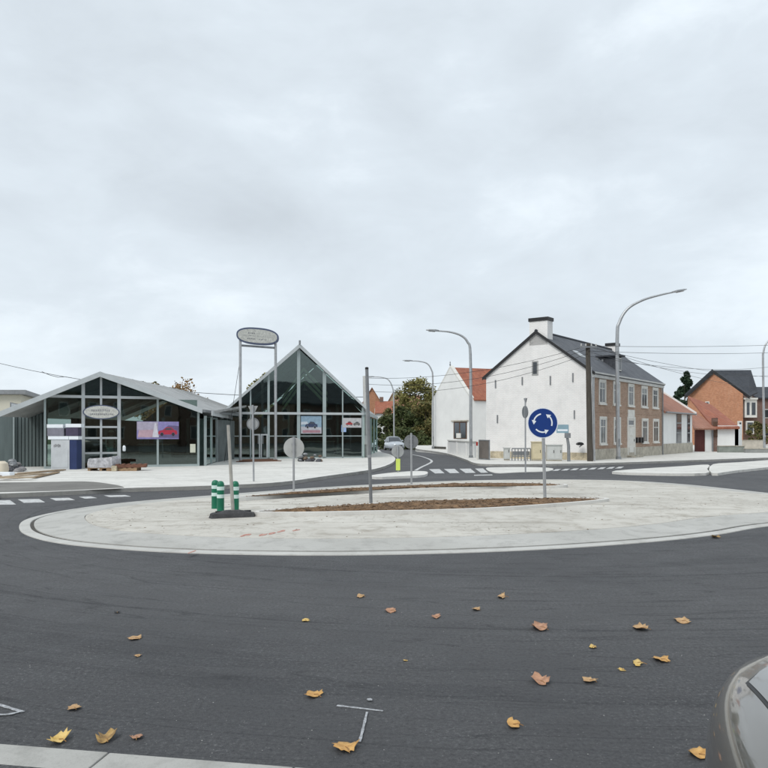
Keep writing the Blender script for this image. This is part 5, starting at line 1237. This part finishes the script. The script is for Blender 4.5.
# interior: back wall, floor, chevron strips imitating a reflection, pendant lamp
j0, j1 = FR.q(aL2+.1, PZ), FR.q(aR2-.1, PZ)
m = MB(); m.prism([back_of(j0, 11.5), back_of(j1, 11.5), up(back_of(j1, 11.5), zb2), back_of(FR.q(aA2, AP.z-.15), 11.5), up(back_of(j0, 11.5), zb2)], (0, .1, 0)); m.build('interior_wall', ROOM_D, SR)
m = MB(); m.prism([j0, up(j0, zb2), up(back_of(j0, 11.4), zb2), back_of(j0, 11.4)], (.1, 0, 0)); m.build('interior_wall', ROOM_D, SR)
m = MB(); m.prism([j0+V(.12, .2, 0), j1+V(-.05, .2, 0), j1+V(-.05, 11.4, 0), j0+V(.12, 11.4, 0)], (0, 0, .02)); m.build('interior_floor', pm('showroom_floor', (.1, .1, .1)), SR)
for i in range(3):
    d = 2.6+3.2*i
    for q, z in ((aL2, LE.z), (aR2, RE.z)):
        m = MB(); m.prism([back_of(FR.q(aA2, AP.z-.15), d), back_of(FR.q(q, z-.15), d), back_of(FR.q(q, z-.4), d), back_of(FR.q(aA2, AP.z-.5), d)], V(0, .12, 0)); m.build('rafter', METAL_D, SR)
REFL = pm('pale_reflection', (.62, .62, .44), .8, .1, 3); d = -.14
m = MB(); p0, p1, p2 = FR.p(283, 396, d), FR.p(304, 367, d), FR.p(328, 392, d)
for s, e in ((p0, p1), (p1, p2)):
    for k in range(3): m.prism([s-V(0, 0, .35*k), e-V(0, 0, .35*k), e-V(0, 0, .35*k+.21), s-V(0, 0, .35*k+.21)], -FR.n*.15)
m.build('reflection_chevron', REFL, SR)  # bright reflection in the gable glass, built as pale solid strips
m = MB(); q = FR.p(307.3, 388, -1.0); m.lathe(q-V(0, 0, .1), [(.16, 0), (.14, .05), (.04, .16), (.012, .2), (.012, 1.2)], 12); m.build('pendant_lamp', TRIM, SR)
zr_ = FR.p(330, 436).z
for (p0_, p1_) in ((299.9, 322.8), (325.8, 342), (343, 361.6), (227.9, 250), (269.6, 297)):
    m = MB(); FR.az(m, FR.a(p0_), FR.a(p1_), zr_-.025, zr_+.025, -.03, .035); m.build('glazing_bar', MULL, SR)
# posters
poster(FR, 300.8, 321.4, 416, 433.6, -.08+.10+.03, 'poster', 'pale blue poster with a dark car shape behind the middle glass of the pointed showroom', C('poster_sky', (.25, .36, .46)),
    [([(0, 0), (1, 0), (1, .36), (0, .40)], C('poster_pale', (.45, .45, .49)), 'pale_patch'), *carparts(.2, .36, .6, .32, C('poster_car', (.045, .06, .12)), 'printed_car'), ([(.08, .05), (.93, .05), (.93, .2), (.08, .2)], C('poster_text', (.40, .22, .26)), 'text_band'), ([(0, .5), (.35, .55), (.3, .68), (0, .66)], C('poster_hill', (.55, .6, .66)), 'hill_patch')])
poster(FR, 342.6, 361.2, 418, 427.6, .05, 'poster', 'white poster with red and grey car shapes in the rightmost glass bay', C('poster_white', (.47, .47, .48)),
    carparts(.16, .28, .36, .36, C('poster_red', (.38, .04, .04)), 'printed_red_car')+carparts(.56, .28, .36, .34, C('poster_grey', (.16, .15, .14)), 'printed_grey_car'))
m = MB(); FR.rect(m, 341.2, 346, 425, 432, .04, .05); m.build('sticker', C('sticker_blue', (.30, .42, .66)), label='small light blue sticker on the glass below the white poster', cat='sticker')
# displayed cars seen faintly through the glass are the dark shapes inside
# low link building between the two showrooms
LK = Plane(FL.q(aR+.2, 0), FR.q(aL2-.05, 0)); lk = thing('link_building', LK.q(0, PZ), 'low glazed link with flat grey roof joining the two showrooms', 'building')
zk = FL.p(200, 413.5).z
m = MB(); P = [LK.q(.15, zk, .3), LK.q(LK.L, zk, .3), LK.q(LK.L, zk, .3)+V(0, 4, .0), LK.q(.15, zk, .3)+V(0, 11, .0)]; P[2].z += .75; P[3].z += .75; m.prism(P, (0, 0, .12)); m.build('roof', ROOFGREY, lk)
m = MB(); m.prism([LK.q(0, zk-.1, .3), LK.q(LK.L, zk-.1, .3), LK.q(LK.L, zk+.13, .3), LK.q(0, zk+.13, .3)], LK.n*.05); m.build('fascia', MULL_W, lk)
for i in range(5):
    m = MB(); a = .15+i*(LK.L-.3)/4; LK.az(m, a-.05, a+.05, PZ, zk-.1, -.06, .06); m.build('mullion', MULL, lk)
for i in range(4):
    a0 = .15+i*(LK.L-.3)/4+.06; a1 = a0+(LK.L-.3)/4-.12; m = MB(); LK.az(m, a0, a1, PZ+.05, zk-.12, -.01, .01); m.build('glass_pane', GLASS, lk)
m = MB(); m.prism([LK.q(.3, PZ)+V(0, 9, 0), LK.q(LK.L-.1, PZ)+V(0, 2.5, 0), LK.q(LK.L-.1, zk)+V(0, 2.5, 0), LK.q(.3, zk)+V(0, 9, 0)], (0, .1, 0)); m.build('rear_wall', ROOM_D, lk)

# twin-post oval sign
D = 39.6
pL, pR = atd(240.3, 463.6, D+.0), atd(275.6, 461, D+1.2); pL.z = pR.z = PZ
t = thing('pylon_sign', (pL+pR)/2, 'tall twin-post pylon with an oval sign panel standing before the pointed showroom', 'sign')
pp = Plane(pL, pR); zt = atd(258, 341, D+.6).z
for q in (pL, pR):
    m = MB(); m.tube([q, up(q, zt)], .075, 10); m.build('post', METAL, t, smooth=True); m = MB(); m.box(q.x-.18, q.x+.18, q.y-.18, q.y+.18, PZ, PZ+.03); m.build('base_plate', METAL_D, t)
zc = (atd(258, 329, D+.6).z+atd(258, 344, D+.6).z)/2
m = MB(); zz = atd(258, 346.6, D+.6).z; m.prism([up(pL, zz-.055), up(pR, zz-.055), up(pR, zz+.055), up(pL, zz+.055)], (0, .08, 0)); m.build('crossbar', METAL_D, t)
cc = (up(pL, zc)+up(pR, zc))/2-V(0, .14, 0)
wO, hO = (pR-pL).length/2*1.19, .46
m = MB(); m.prism(ellipse_pts(cc, pp.u, wO, hO, 44, 2.5), (0, .22, 0)); pn = m.build('panel', pm('dark_blue_rim', (.09, .11, .18), .5), t)
m = MB(); m.prism(ellipse_pts(cc-V(0, .012, 0), pp.u, wO*.93, hO*.80, 44, 2.5), (0, .012, 0)); pf = m.build('sign_face', OVF, pn)
pp.n = V(0, -1, 0)
scribble(cc-V(0, .0125, 0), pp, wO, hO, pf, GREYT, ((-.02, -.75, .75, .05), (.22, -.45, -.15, .18), (-.42, -.5, -.15, .16), (-.42, .05, .35, .14)), 8)
m = MB(); m.tube([up(pL, zt-1), pL+V(-.9, .2, 0)], .012, 5); m.build('stay_cable', BLACK, t)

# building far left
fb = thing('flat_roofed_building', atd(-20, 455, 58), 'cream flat-roofed building behind the low showroom at the far left', 'building')
a, b = atd(-80, 450, 50), atd(6.5, 450, 50); pF = Plane(V(-40, 52, 0), V(b.x, 52, 0)); pS = Plane(V(b.x, 52, 0), V(atd(47, 0, 66).x, 66, 0))
CRM = pm('cream_render', (.52, .50, .42), .8, .06, .8); zF = atd(0, 389, 52).z
m = MB(); e = V(atd(47, 0, 66).x, 66, 0); s = V(b.x, 52, 0); m.prism([V(-45, 52, -.3), V(s.x, s.y, -.3), V(e.x, e.y, -.3), V(-45, 66, -.3)], (0, 0, zF-.1)); m.build('wall', CRM, fb)
m = MB(); m.prism([V(-45.4, 51.6, zF-.38), V(s.x+.5, s.y-.4, zF-.38), V(e.x+.5, e.y, zF-.38), V(-45.4, 66.4, zF-.38)], (0, 0, .30)); m.build('roof', METAL_D, fb)
pS2 = Plane(s, e); a0, a1 = pS2.a(10), pS2.a(28); m = MB(); pS2.az(m, a0, a1, zF-1.75, zF-1.1, 0, .04); wo = m.build('window', METAL_D, fb)
m = MB(); pS2.az(m, a0+.1, a1-.1, zF-1.68, zF-1.16, .04, .05); m.build('pane', GLAZE, wo)

# ------------------------------------------------------------------ trees
def tree(name, x, y, h, w, z0, leaf, label, n=5200, trunkh=.28, shape='round', ls=.22, seed=1, group=None, sparse=.0):
    rnd = random.Random(seed); b = V(x, y, z0); t = thing(name, b, label, 'tree', group)
    m = MB(); th = h*trunkh; m.tube([b-V(0, 0, .3), b+V(rnd.uniform(-.1, .1), 0, th*.6), b+V(rnd.uniform(-.2, .2), 0, th), b+V(rnd.uniform(-.3, .3), 0, h*.8)], [h*.028, h*.022, h*.018, h*.004], 8)
    cl = []
    for i in range(26 if shape != 'cone' else 34):
        if shape == 'cone':
            f = rnd.random()**1.2; r = w*(1-f)*.9+.1; a = rnd.random()*6.283; q = b+V(math.cos(a)*r*.75, math.sin(a)*r*.75, h*(.12+.85*f)); cl.append((q, w*.33*(1-f*.8)+.1))
        else:
            a = rnd.random()*6.283; f = rnd.uniform(-1, 1); rr = math.sqrt(1-f*f)*w*rnd.uniform(.45, .95)
            q = b+V(math.cos(a)*rr, math.sin(a)*rr, th+(h-th)*(.5+.42*f)); cl.append((q, w*rnd.uniform(.2, .42)))
            if i < 12: m.tube([b+V(0, 0, th*rnd.uniform(.7, 1.2)), b.lerp(q, .5)+V(0, 0, th*.4), q], [h*.010, h*.006, h*.002], 5)
    m.build('trunk', pm('bark', (.10, .08, .06), .95, .3, 5, .6, 20), t)
    vs = []; fs = []
    for i in range(n):
        q, r = rnd.choice(cl); d = V(rnd.gauss(0, 1), rnd.gauss(0, 1), rnd.gauss(0, .8)); d.normalize(); p = q+d*r*(rnd.random()**.45)
        s = ls*rnd.uniform(.5, 1.25); a = V(rnd.gauss(0, 1), rnd.gauss(0, 1), rnd.gauss(0, .6)).normalized(); c = a.cross(V(rnd.gauss(0, 1), rnd.gauss(0, 1), rnd.gauss(0, 1))).normalized()
        k = len(vs); vs += [p-a*s, p+c*s*.5, p+a*s, p-c*s*.5]; fs.append((k, k+1, k+2, k+3))
    m = MB(); m.v = vs; m.f = fs; m.build('crown', leaf, t, recalc=False)
LG = leaf_material('olive_leaves', ((.11, .12, .04), (.20, .19, .065), (.26, .225, .08)))
LD = leaf_material('dark_leaves', ((.035, .06, .022), (.065, .09, .032), (.10, .105, .042)))
LM = leaf_material('mid_leaves', ((.07, .09, .03), (.115, .125, .045), (.19, .14, .055)))
LO = leaf_material('autumn_leaves', ((.24, .15, .05), (.30, .20, .08), (.20, .10, .045)))
LC = leaf_material('conifer_needles', ((.022, .045, .028), (.040, .070, .040), (.055, .085, .05)))
def gxy(px, d): return (px-384)/F*d
tg = 'trees at the end of the side road'
tree('tree', gxy(417, 104), 104, 10.0, 3.2, -.8, LG, 'yellowish olive tree rising highest behind the end of the side road', 6500, seed=2, group=tg)
tree('tree', gxy(404, 100), 100, 6.0, 2.2, -.8, LD, 'dark green rounded tree behind the small parked white car', 5200, seed=3, group=tg, trunkh=.15)
tree('tree', gxy(426, 92), 92, 6.4, 2.0, -.6, LM, 'mid green tree touching the left corner of the small white house', 5200, seed=4, group=tg, trunkh=.12)
tree('tree', gxy(386, 96), 96, 4.6, 1.9, -.8, LD, 'low dark tree just right of the pointed showroom corner', 4500, seed=5, group=tg, trunkh=.12)
tree('tree', gxy(414, 93), 93, 4.8, 2.0, -.8, LD, 'dark bushy tree low behind the road between the lamp and the white house', 5000, seed=6, group=tg, trunkh=.1)
tree('tree', gxy(430, 112), 112, 8.8, 2.4, -.8, LM, 'tall tree whose top shows left of the small white house gable', 4500, seed=12, group=tg)
tree('tree', gxy(396, 118), 118, 7.0, 2.4, -.8, LM, 'mid green tree farther back between two street lamps', 4000, seed=13, group=tg)
tree('hedge', gxy(408, 90), 90.5, 2.4, 3.6, -.7, LD, 'dark hedge along the end of the side road below the trees', 6000, seed=14, trunkh=.05)
tree('tree', gxy(168, 75), 75, 6.9, 3.2, 0, LO, 'orange-brown autumn tree top showing above the low showroom roof', 3800, seed=7, ls=.2)
tree('tree', gxy(148, 80), 80, 7.2, 2.0, 0, LM, 'small green tree top showing above the low showroom ridge', 2600, seed=17, ls=.2)
tree('tree', gxy(186, 77), 77, 6.1, 2.2, 0, LO, 'lower orange tree top just right of the bigger one above the showroom roof', 3000, seed=21, ls=.2)
tree('tree', gxy(262, 74), 74, 7.6, 1.6, 0, LG, 'small olive tree top peeking over the left slope of the pointed showroom', 2400, seed=8)
tree('conifer', gxy(686, 100), 100, 9.9, 3.0, 0, LC, 'dark conifer behind the annex roof left of the orange brick house', 13000, shape='cone', seed=9, ls=.26)
tree('conifer', gxy(677, 104), 104, 7.6, 2.2, 0, LC, 'shorter conifer just left of the dark one behind the annex roof', 4000, shape='cone', seed=10, ls=.24)
tree('tree', gxy(759, 76), 76, 2.8, 1.2, 0, LM, 'small garden shrub tree behind the beige wall at the right edge', 1800, seed=11, trunkh=.1, ls=.14)

# houses behind the trees
simple_house('distant_house', 384, 402, 409, 393, 440, 150, 9, pm('ochre_render', (.46, .37, .24), .9), REDTILE, 'distant ochre house with red roof behind the trees right of the pointed showroom', ridge='y', nwin=2, rows=(.75,))
simple_house('distant_house', 396, 420, 409, 396, 440, 140, 9, DARK_BRICK, OLDTILE, 'distant dark brick house with long faded red roof above the trees', nwin=3, rows=(.7,))
simple_house('distant_house', 362, 382, 404, 388, 440, 165, 9, ORANGE_BRICK, OLDTILE, 'distant brick house with faded roof showing just right of the showroom slope', ridge='y', nwin=2, rows=(.8,))
simple_house('distant_house', 376, 392, 413, 402, 440, 130, 8, WHITE_WALL, REDTILE, 'distant house with low orange-red roof above the dark trees', nwin=2, rows=(.7,))

# houses across the street behind the viewer, seen as reflections in the showroom glass
def rear_house(x0, x1, wall, roof, label, ze, zr, nw):
    t = thing('terraced_house', V((x0+x1)/2, -17, 0), label, 'house', 'houses across the street reflected in the showroom glass'); Y = -17
    m = MB(); m.box(x0, x1, Y-9, Y, -.3, ze); m.build('wall', wall, t)
    m = MB(); m.prism([V(x0-.1, Y+.4, ze-.2), V(x1+.1, Y+.4, ze-.2), V(x1+.1, Y-4.5, zr), V(x0-.1, Y-4.5, zr)], (0, 0, .15)); m.prism([V(x0-.1, Y-9.4, ze-.2), V(x1+.1, Y-9.4, ze-.2), V(x1+.1, Y-4.5, zr), V(x0-.1, Y-4.5, zr)], (0, 0, .15)); m.build('roof', roof, t)
    w = (x1-x0)/nw
    for r_ in (1.6, 4.3):
        for i in range(nw):
            cx = x0+w*(i+.5); m = MB(); m.box(cx-.55, cx+.55, Y+.002, Y+.06, r_-.75, r_+.75); wo = m.build('window', TRIM, t); m = MB(); m.box(cx-.45, cx+.45, Y+.06, Y+.075, r_-.65, r_+.65); m.build('pane', GLAZE, wo)
rear_house(-40, -27, DARK_BRICK, SLATE, 'dark brick house behind the viewer, farthest left', 5.8, 9.2, 4)
rear_house(-26.8, -15, RED_BRICK, DARK_SLATE, 'brown brick house behind the viewer, left of centre', 6.2, 9.6, 4)
rear_house(-14.8, -3, pm('grey_render', (.22, .22, .21), .9), SLATE, 'grey rendered house behind the viewer', 6.0, 9.3, 4)
rear_house(9.2, 22, RED_BRICK, SLATE, 'brown brick house behind the viewer to the right', 6.0, 9.4, 4)
rear_house(22.2, 36, DARK_BRICK, SLATE, 'dark brick house behind the viewer, farthest right', 6.2, 9.4, 4)
rear_house(-2.8, 9, DARK_BRICK, DARK_SLATE, 'dark brick house behind the viewer, right of centre', 6.3, 9.7, 4)
m = MB(); m.box(-60, 40, -16.5, -1, -.15, .0); struct(m, 'rear_pavement', pm('near_pavement_grey', (.07, .07, .072)))

# ------------------------------------------------------------------ cars
def sgn(x): return -1 if x < 0 else 1
def make_car(root, Wd, Lf, Lr, paint, seam_x=.71, nose=3.2, detail=True, hz=(.55, .97)):
    # plan outline: a superellipse, blunter at the back; y = 0 is the middle of the car, +y its front
    nx = nose
    def ring(k, z, dz=0, N_=96):
        out = []
        for i in range(N_):
            a = 6.28319*i/N_; c_, s_ = math.cos(a), math.sin(a); L0 = Lf if s_ > 0 else Lr; e = 2/nx if s_ > 0 else 2/4.2
            out.append(V(sgn(c_)*abs(c_)**(2/5.5 if s_ < 0 else e)*Wd*k, sgn(s_)*abs(s_)**e*(L0-(1-k)*L0*.55), z))
        return out
    prof = [(.93, .20), (.985, .26), (1.0, .40), (1.0, .58), (.992, .68), (.97, .765), (.935, .83), (.89, .872), (.82, .905), (.70, .935), (.55, .955), (.38, .97), (.2, .978)]
    def lid(y): # the whole top surface falls towards the nose
        return -.10*max(0, (y-.6)/(Lf-.6))**2
    m = MB(); N_ = 96; vs = []
    for k, z in prof:
        for p in ring(k, z): vs.append(V(p.x, p.y, z+lid(p.y)*min(1, max(0, (z-.35)/.5))))
    fs = [(j*N_+i, j*N_+(i+1) % N_, (j+1)*N_+(i+1) % N_, (j+1)*N_+i) for j in range(len(prof)-1) for i in range(N_)]+[tuple(range((len(prof)-1)*N_, len(prof)*N_)), tuple(range(N_-1, -1, -1))]
    m.add(vs, fs); body = m.build('body', paint, root, smooth=True)
    body.data.set_sharp_from_angle(angle=R(80))
    def rho(x, y):
        e = nx if y > 0 else 4.2; lo, hi = .05, 1.2
        for _ in range(24):
            k = (lo+hi)/2; L0 = (Lf if y > 0 else Lr); yy = L0-(1-k)*L0*.55; f = abs(x/(Wd*k))**e+abs(y/yy)**e if yy > 0 else 9
            if f > 1: lo = k
            else: hi = k
        return (lo+hi)/2
    def surf(x, y):
        k = rho(x, y); pr = prof[3:]
        for (k0, z0), (k1, z1) in zip(pr, pr[1:]):
            if k1 <= k <= k0: z = z0+(z1-z0)*(k0-k)/(k0-k1); break
        else: z = pr[-1][1] if k < pr[-1][0] else pr[0][1]
        return z+lid(y)*min(1, max(0, (z-.35)/.5))
    sx = seam_x; yb = .45
    def yf(x): return Lf*.56 + Lf*.30*(1-(abs(x)/sx)**2)
    def lidpatch(name, mat, d, grow, par):
        m = MB(); n1, n2 = 28, 24; vs = []
        for j in range(n2+1):
            for i in range(n1+1):
                x = (sx+grow)*(2*i/n1-1); xx = max(-sx, min(sx, x)); y = yb+(yf(xx)+grow-yb)*j/n2; vs.append(V(x, y, surf(x, y)+d))
        fs = [(j*(n1+1)+i, j*(n1+1)+i+1, (j+1)*(n1+1)+i+1, (j+1)*(n1+1)+i) for j in range(n2) for i in range(n1)]
        m.add(vs, fs); return m.build(name, mat, par, smooth=True)
    if detail:
        lidpatch('bonnet_gap', BLACK, .0045, .009, body); lidpatch('bonnet', paint, .007, 0, root)
    # cabin
    m = MB(); cab = [(.90, .90, .50, -Lr*.93), (.89, 1.02, .30, -Lr*.90), (.80, 1.25, -.06, -Lr*.78), (.73, 1.38, -.25, -Lr*.66), (.66, 1.44, -.45, -Lr*.58)]; N_ = 40; vs = []
    for k, z, y1, y0 in cab:
        for i in range(N_):
            a = 6.28319*i/N_; c_, s_ = math.cos(a), math.sin(a); vs.append(V(sgn(c_)*abs(c_)**.4*Wd*k, (y1+y0)/2+sgn(s_)*abs(s_)**.4*(y1-y0)/2+.08, z))
    fs = [(j*N_+i, j*N_+(i+1) % N_, (j+1)*N_+(i+1) % N_, (j+1)*N_+i) for j in range(len(cab)-1) for i in range(N_)]
    m.add(vs, fs); m.build('windows', GLAZE, root, smooth=True)
    m = MB(); k, z, y1, y0 = cab[-1]; vs = []
    for kk, zz in ((1.03, -.03), (1.0, .015), (.8, .045), (.4, .06)):
        for i in range(N_):
            a = 6.28319*i/N_; c_, s_ = math.cos(a), math.sin(a); vs.append(V(sgn(c_)*abs(c_)**.4*Wd*k*kk, (y1+y0)/2+.08+sgn(s_)*abs(s_)**.4*(y1-y0)/2*kk, z+zz))
    m.add(vs, [(j*N_+i, j*N_+(i+1) % N_, (j+1)*N_+(i+1) % N_, (j+1)*N_+i) for j in range(3) for i in range(N_)]+[tuple(range(3*N_, 4*N_))]); m.build('roof', paint, root, smooth=True)
    for s in (-1, 1):       # pillars
        m = MB()
        for (ya, yb_) in ((.36, -.42), (-.65, -.65), (-Lr*.80+.08, -Lr*.58+.06)): m = MB(); m.tube([V(s*Wd*.875, ya, .93), V(s*Wd*.70, yb_, 1.40)], .03, 6); m.build('pillar', paint, root)
        m = MB(); m.tube([V(s*Wd*.93, -.33, .98), V(s*Wd*1.12, -.35, 1.03)], [.03, .05], 8); m.lathe(V(s*Wd*1.13, -.35, .96), [(.04, 0), (.09, .03), (.09, .13), (.04, .16)], 10); m.build('wing_mirror', paint, root, smooth=True)
    # wheels
    for s in (-1, 1):
        for y in (Lf*.50, -Lr*.62):
            c = V(s*(Wd-(.24 if y > 0 else .12)), y, .31); m = MB(); m.tube([c-V(.11, 0, 0), c+V(.11, 0, 0)], .31, 28); wh = m.build('wheel', RUBBER, root, smooth=True)
            m = MB(); q = c+V(s*.105, 0, 0); m.tube([q, q+V(s*.012, 0, 0)], .20, 20)
            m.build('rim', METAL, wh, smooth=True)
    # lamps and grille at the front, lamps behind
    LENS = pm('headlamp_lens', (.50, .54, .58), .08, .1, 4, spec=.8); RED = pm('tail_red', (.25, .015, .015), .15)
    for s in (-1, 1):
        m = MB(); vs = []; A_ = [R(90-s*a) for a in (22, 27, 32, 37, 41)]
        for z in (.56, .62, .68):
            for a in A_:
                c_, s_ = math.cos(a), math.sin(a); e = 2/nx; k = 1.002
                vs.append(V(sgn(c_)*abs(c_)**e*Wd*k, sgn(s_)*abs(s_)**e*Lf*k, z+lid(Lf)*.5))
        n_ = len(A_); m.add(vs, [(j*n_+i, j*n_+i+1, (j+1)*n_+i+1, (j+1)*n_+i) for j in (0, 1) for i in range(n_-1)]); m.build('headlight', LENS, root, smooth=True)
        m = MB(); m.box(s*Wd*.62-.14, s*Wd*.62+.14, -Lr-.012, -Lr+.2, .62, .80); m.build('tail_light', RED, root)
    m = MB(); m.box(-.40, .40, Lf-.04, Lf+.006, .50, .60); m.box(-.5, .5, Lf-.06, Lf+.004, .27, .40); m.build('grille', BLACK, root)
PT = pm('grey_brown_paint', (.165, .153, .132), .28, .04, 3, metal=.6, coat=1.0)
car = thing('parked_car', (0, 0, 0), 'glossy grey-brown car, its bonnet and front corner at the bottom right', 'car')
make_car(car, .89, 2.05, 2.1, PT)
car.location = (1.585, 1.135, 0); car.rotation_euler = (0, 0, R(-15))
PW = pm('pale_silver_paint', (.48, .52, .56), .3, .04, 3, metal=.2, coat=.8)
c2 = thing('approaching_car', (0, 0, 0), 'pale silver car far down the side road, facing the roundabout', 'car')
make_car(c2, .86, 2.0, 2.0, PW)
c2.location = (gxy(394.5, 80), 80, -.012*(80-56)+.01); c2.rotation_euler = (0, 0, R(180+12))

# ------------------------------------------------------------------ fallen leaves
MAPLE = [(0, -.46), (.13, -.36), (.3, -.4), (.36, -.2), (.5, -.06), (.40, .08), (.43, .26), (.29, .27), (.2, .42), (.0, .54), (-.17, .4), (-.3, .27), (-.45, .24), (-.40, .06), (-.49, -.08), (-.35, -.2), (-.3, -.4), (-.13, -.36)]
def leaf(px, py, wpx, rz, curl, mat, label, asp=.9, seed=0):
    rnd = random.Random(seed); c = at(px, py, 0); s = wpx*1.0/F*c.y; t = thing('fallen_leaf', V(c.x, c.y, .003), label, 'leaf', 'fallen leaves on the road')
    sk = rnd.uniform(-.35, .35); sq = rnd.uniform(.75, 1.1); P = [(x*(1+rnd.uniform(-.2, .2))+sk*y, y*asp*sq*(1+rnd.uniform(-.2, .2))) for x, y in MAPLE]; rz = rz*.35; dy_ = 1.5
    vs = []; cr, sr = math.cos(rz), math.sin(rz); fold = rnd.uniform(-1, 1)
    for k in (1, .62, .28):
        for x, y in P:
            xx, yy = x*k, y*k; r = math.hypot(xx, yy)
            z = s*(.55*curl*(xx*xx*1.9+yy*yy*.9)+.12*math.sin(xx*7+seed)*r+.10*math.cos(yy*9+seed*2)*r+.16*fold*yy+.05)
            vs.append(V(c.x+s*(xx*cr-yy*sr), c.y+dy_*s*(xx*sr+yy*cr), .004+max(0.0, z)))
    n_ = len(P); vs.append(V(c.x, c.y, .006+s*.04)); fs = [(j*n_+i, j*n_+(i+1) % n_, (j+1)*n_+(i+1) % n_, (j+1)*n_+i) for j in (0, 1) for i in range(n_)]+[(2*n_+i, 2*n_+(i+1) % n_, 3*n_) for i in range(n_)]
    m = MB(); m.add(vs, fs); o = m.build('blade', mat, t, smooth=True)
    md = o.modifiers.new('thickness', 'SOLIDIFY'); md.thickness = .0015
    m = MB(); q = V(c.x, c.y, .008+s*.04); e = V(c.x+s*(.1*cr+.62*sr), c.y+s*(.1*sr-.62*cr), .012); m.tube([q, q.lerp(e, .5)+V(0, 0, s*.08), e], .0022, 5); m.build('stalk', pm('leaf_stalk', (.30, .16, .06), .8), t)
def lm(name, a, b): return pm(name, a, .65, .2, 22, .3, 60, col2=b)
TAN = lm('tan_leaf', (.42, .24, .11), (.58, .38, .19)); ORA = lm('orange_leaf', (.52, .26, .07), (.66, .40, .14)); YEL = lm('yellow_leaf', (.62, .40, .09), (.72, .52, .20)); RUS = lm('rusty_leaf', (.36, .18, .105), (.50, .28, .17)); BRO = lm('brown_leaf', (.22, .13, .05), (.46, .30, .11))
LV = [(345.5, 749, 24, .5, .5, ORA, 'largest orange-tan leaf, at the foot of the white T-shaped survey mark'),
 (314, 696, 18, 1.8, .35, ORA, 'bright tan leaf left of the white T-shaped survey mark'),
 (59, 741, 19, 2.4, .9, YEL, 'curled yellow-orange leaf, leftmost by the near kerb'),
 (106.5, 740, 18, .9, 1.1, BRO, 'curled olive-brown leaf, middle of three by the near kerb'),
 (137, 738.5, 14, .2, .6, RUS, 'reddish leaf, rightmost of three by the near kerb'),
 (74.5, 709, 13, 1.2, .5, TAN, 'small tan leaf above the leaves at the near kerb, right of the left survey mark'),
 (135, 639, 14, 2.0, .3, TAN, 'flat tan leaf alone on the left half of the road'),
 (138, 656.5, 7, .4, .3, TAN, 'tiny tan fragment just below the lone leaf on the left'),
 (513, 726, 17, 2.9, .4, ORA, 'orange leaf near the bottom, right of the survey mark and left of the car'),
 (699, 756, 22, 1.0, .6, ORA, 'large orange leaf touching the bottom beside the grey-brown car'),
 (540.5, 682.5, 19, .3, .9, RUS, 'crumpled rusty red leaf standing up, centre right'),
 (589.5, 681.5, 14, 1.4, .6, TAN, 'light brown folded leaf right of the crumpled rusty one'),
 (637.5, 664, 15, 2.2, .3, YEL, 'flat bright yellow leaf beside an orange-brown one'),
 (661, 660.5, 18, .8, .4, ORA, 'orange-brown leaf just right of the bright yellow one'),
 (640.5, 629, 17, 1.9, .3, TAN, 'tan leaf above the yellow one, left of the farther tan leaf'),
 (682, 622, 15, .6, .25, TAN, 'farthest right tan leaf on the road'),
 (540, 628.5, 19, 1.1, .6, RUS, 'brown leaf with raised tips directly below the blue sign'),
 (592.5, 647.5, 9, .5, .3, YEL, 'small pale yellow leaf left of the tan pair'),
 (622, 670.5, 7, .5, .3, YEL, 'tiny pale leaf left below the bright yellow one'),
 (501.5, 597.5, 12, 2.7, .4, TAN, 'farthest tan leaf below the near bed, right of centre'),
 (476.5, 610, 10, .9, .3, TAN, 'small tan leaf left of and below the farthest one'),
 (436, 617.5, 9, .4, .5, RUS, 'small red-brown leaf in the middle of the road'),
 (390.5, 611.5, 12, 1.6, .4, RUS, 'brown leaf in the road left of the middle, below the bare post'),
 (360.5, 597, 10, 2.1, .4, TAN, 'light tan leaf nearest the island kerb below the bare post'),
 (305.5, 621, 8, .2, .3, YEL, 'small pale leaf alone, upper left of the tan leaf by the T mark'),
 (405.5, 661, 5, .3, .3, YEL, 'tiny yellow-green fragment at the centre of the lower road'),
 (715.5, 538, 10, .6, .8, BRO, 'brown leaf by the island kerb at the right'),
 (117, 613, 6, .9, .6, BLACK, 'tiny dark scrap on the road above the lone tan leaf')]
for i, a in enumerate(LV): leaf(*a, seed=i+3)
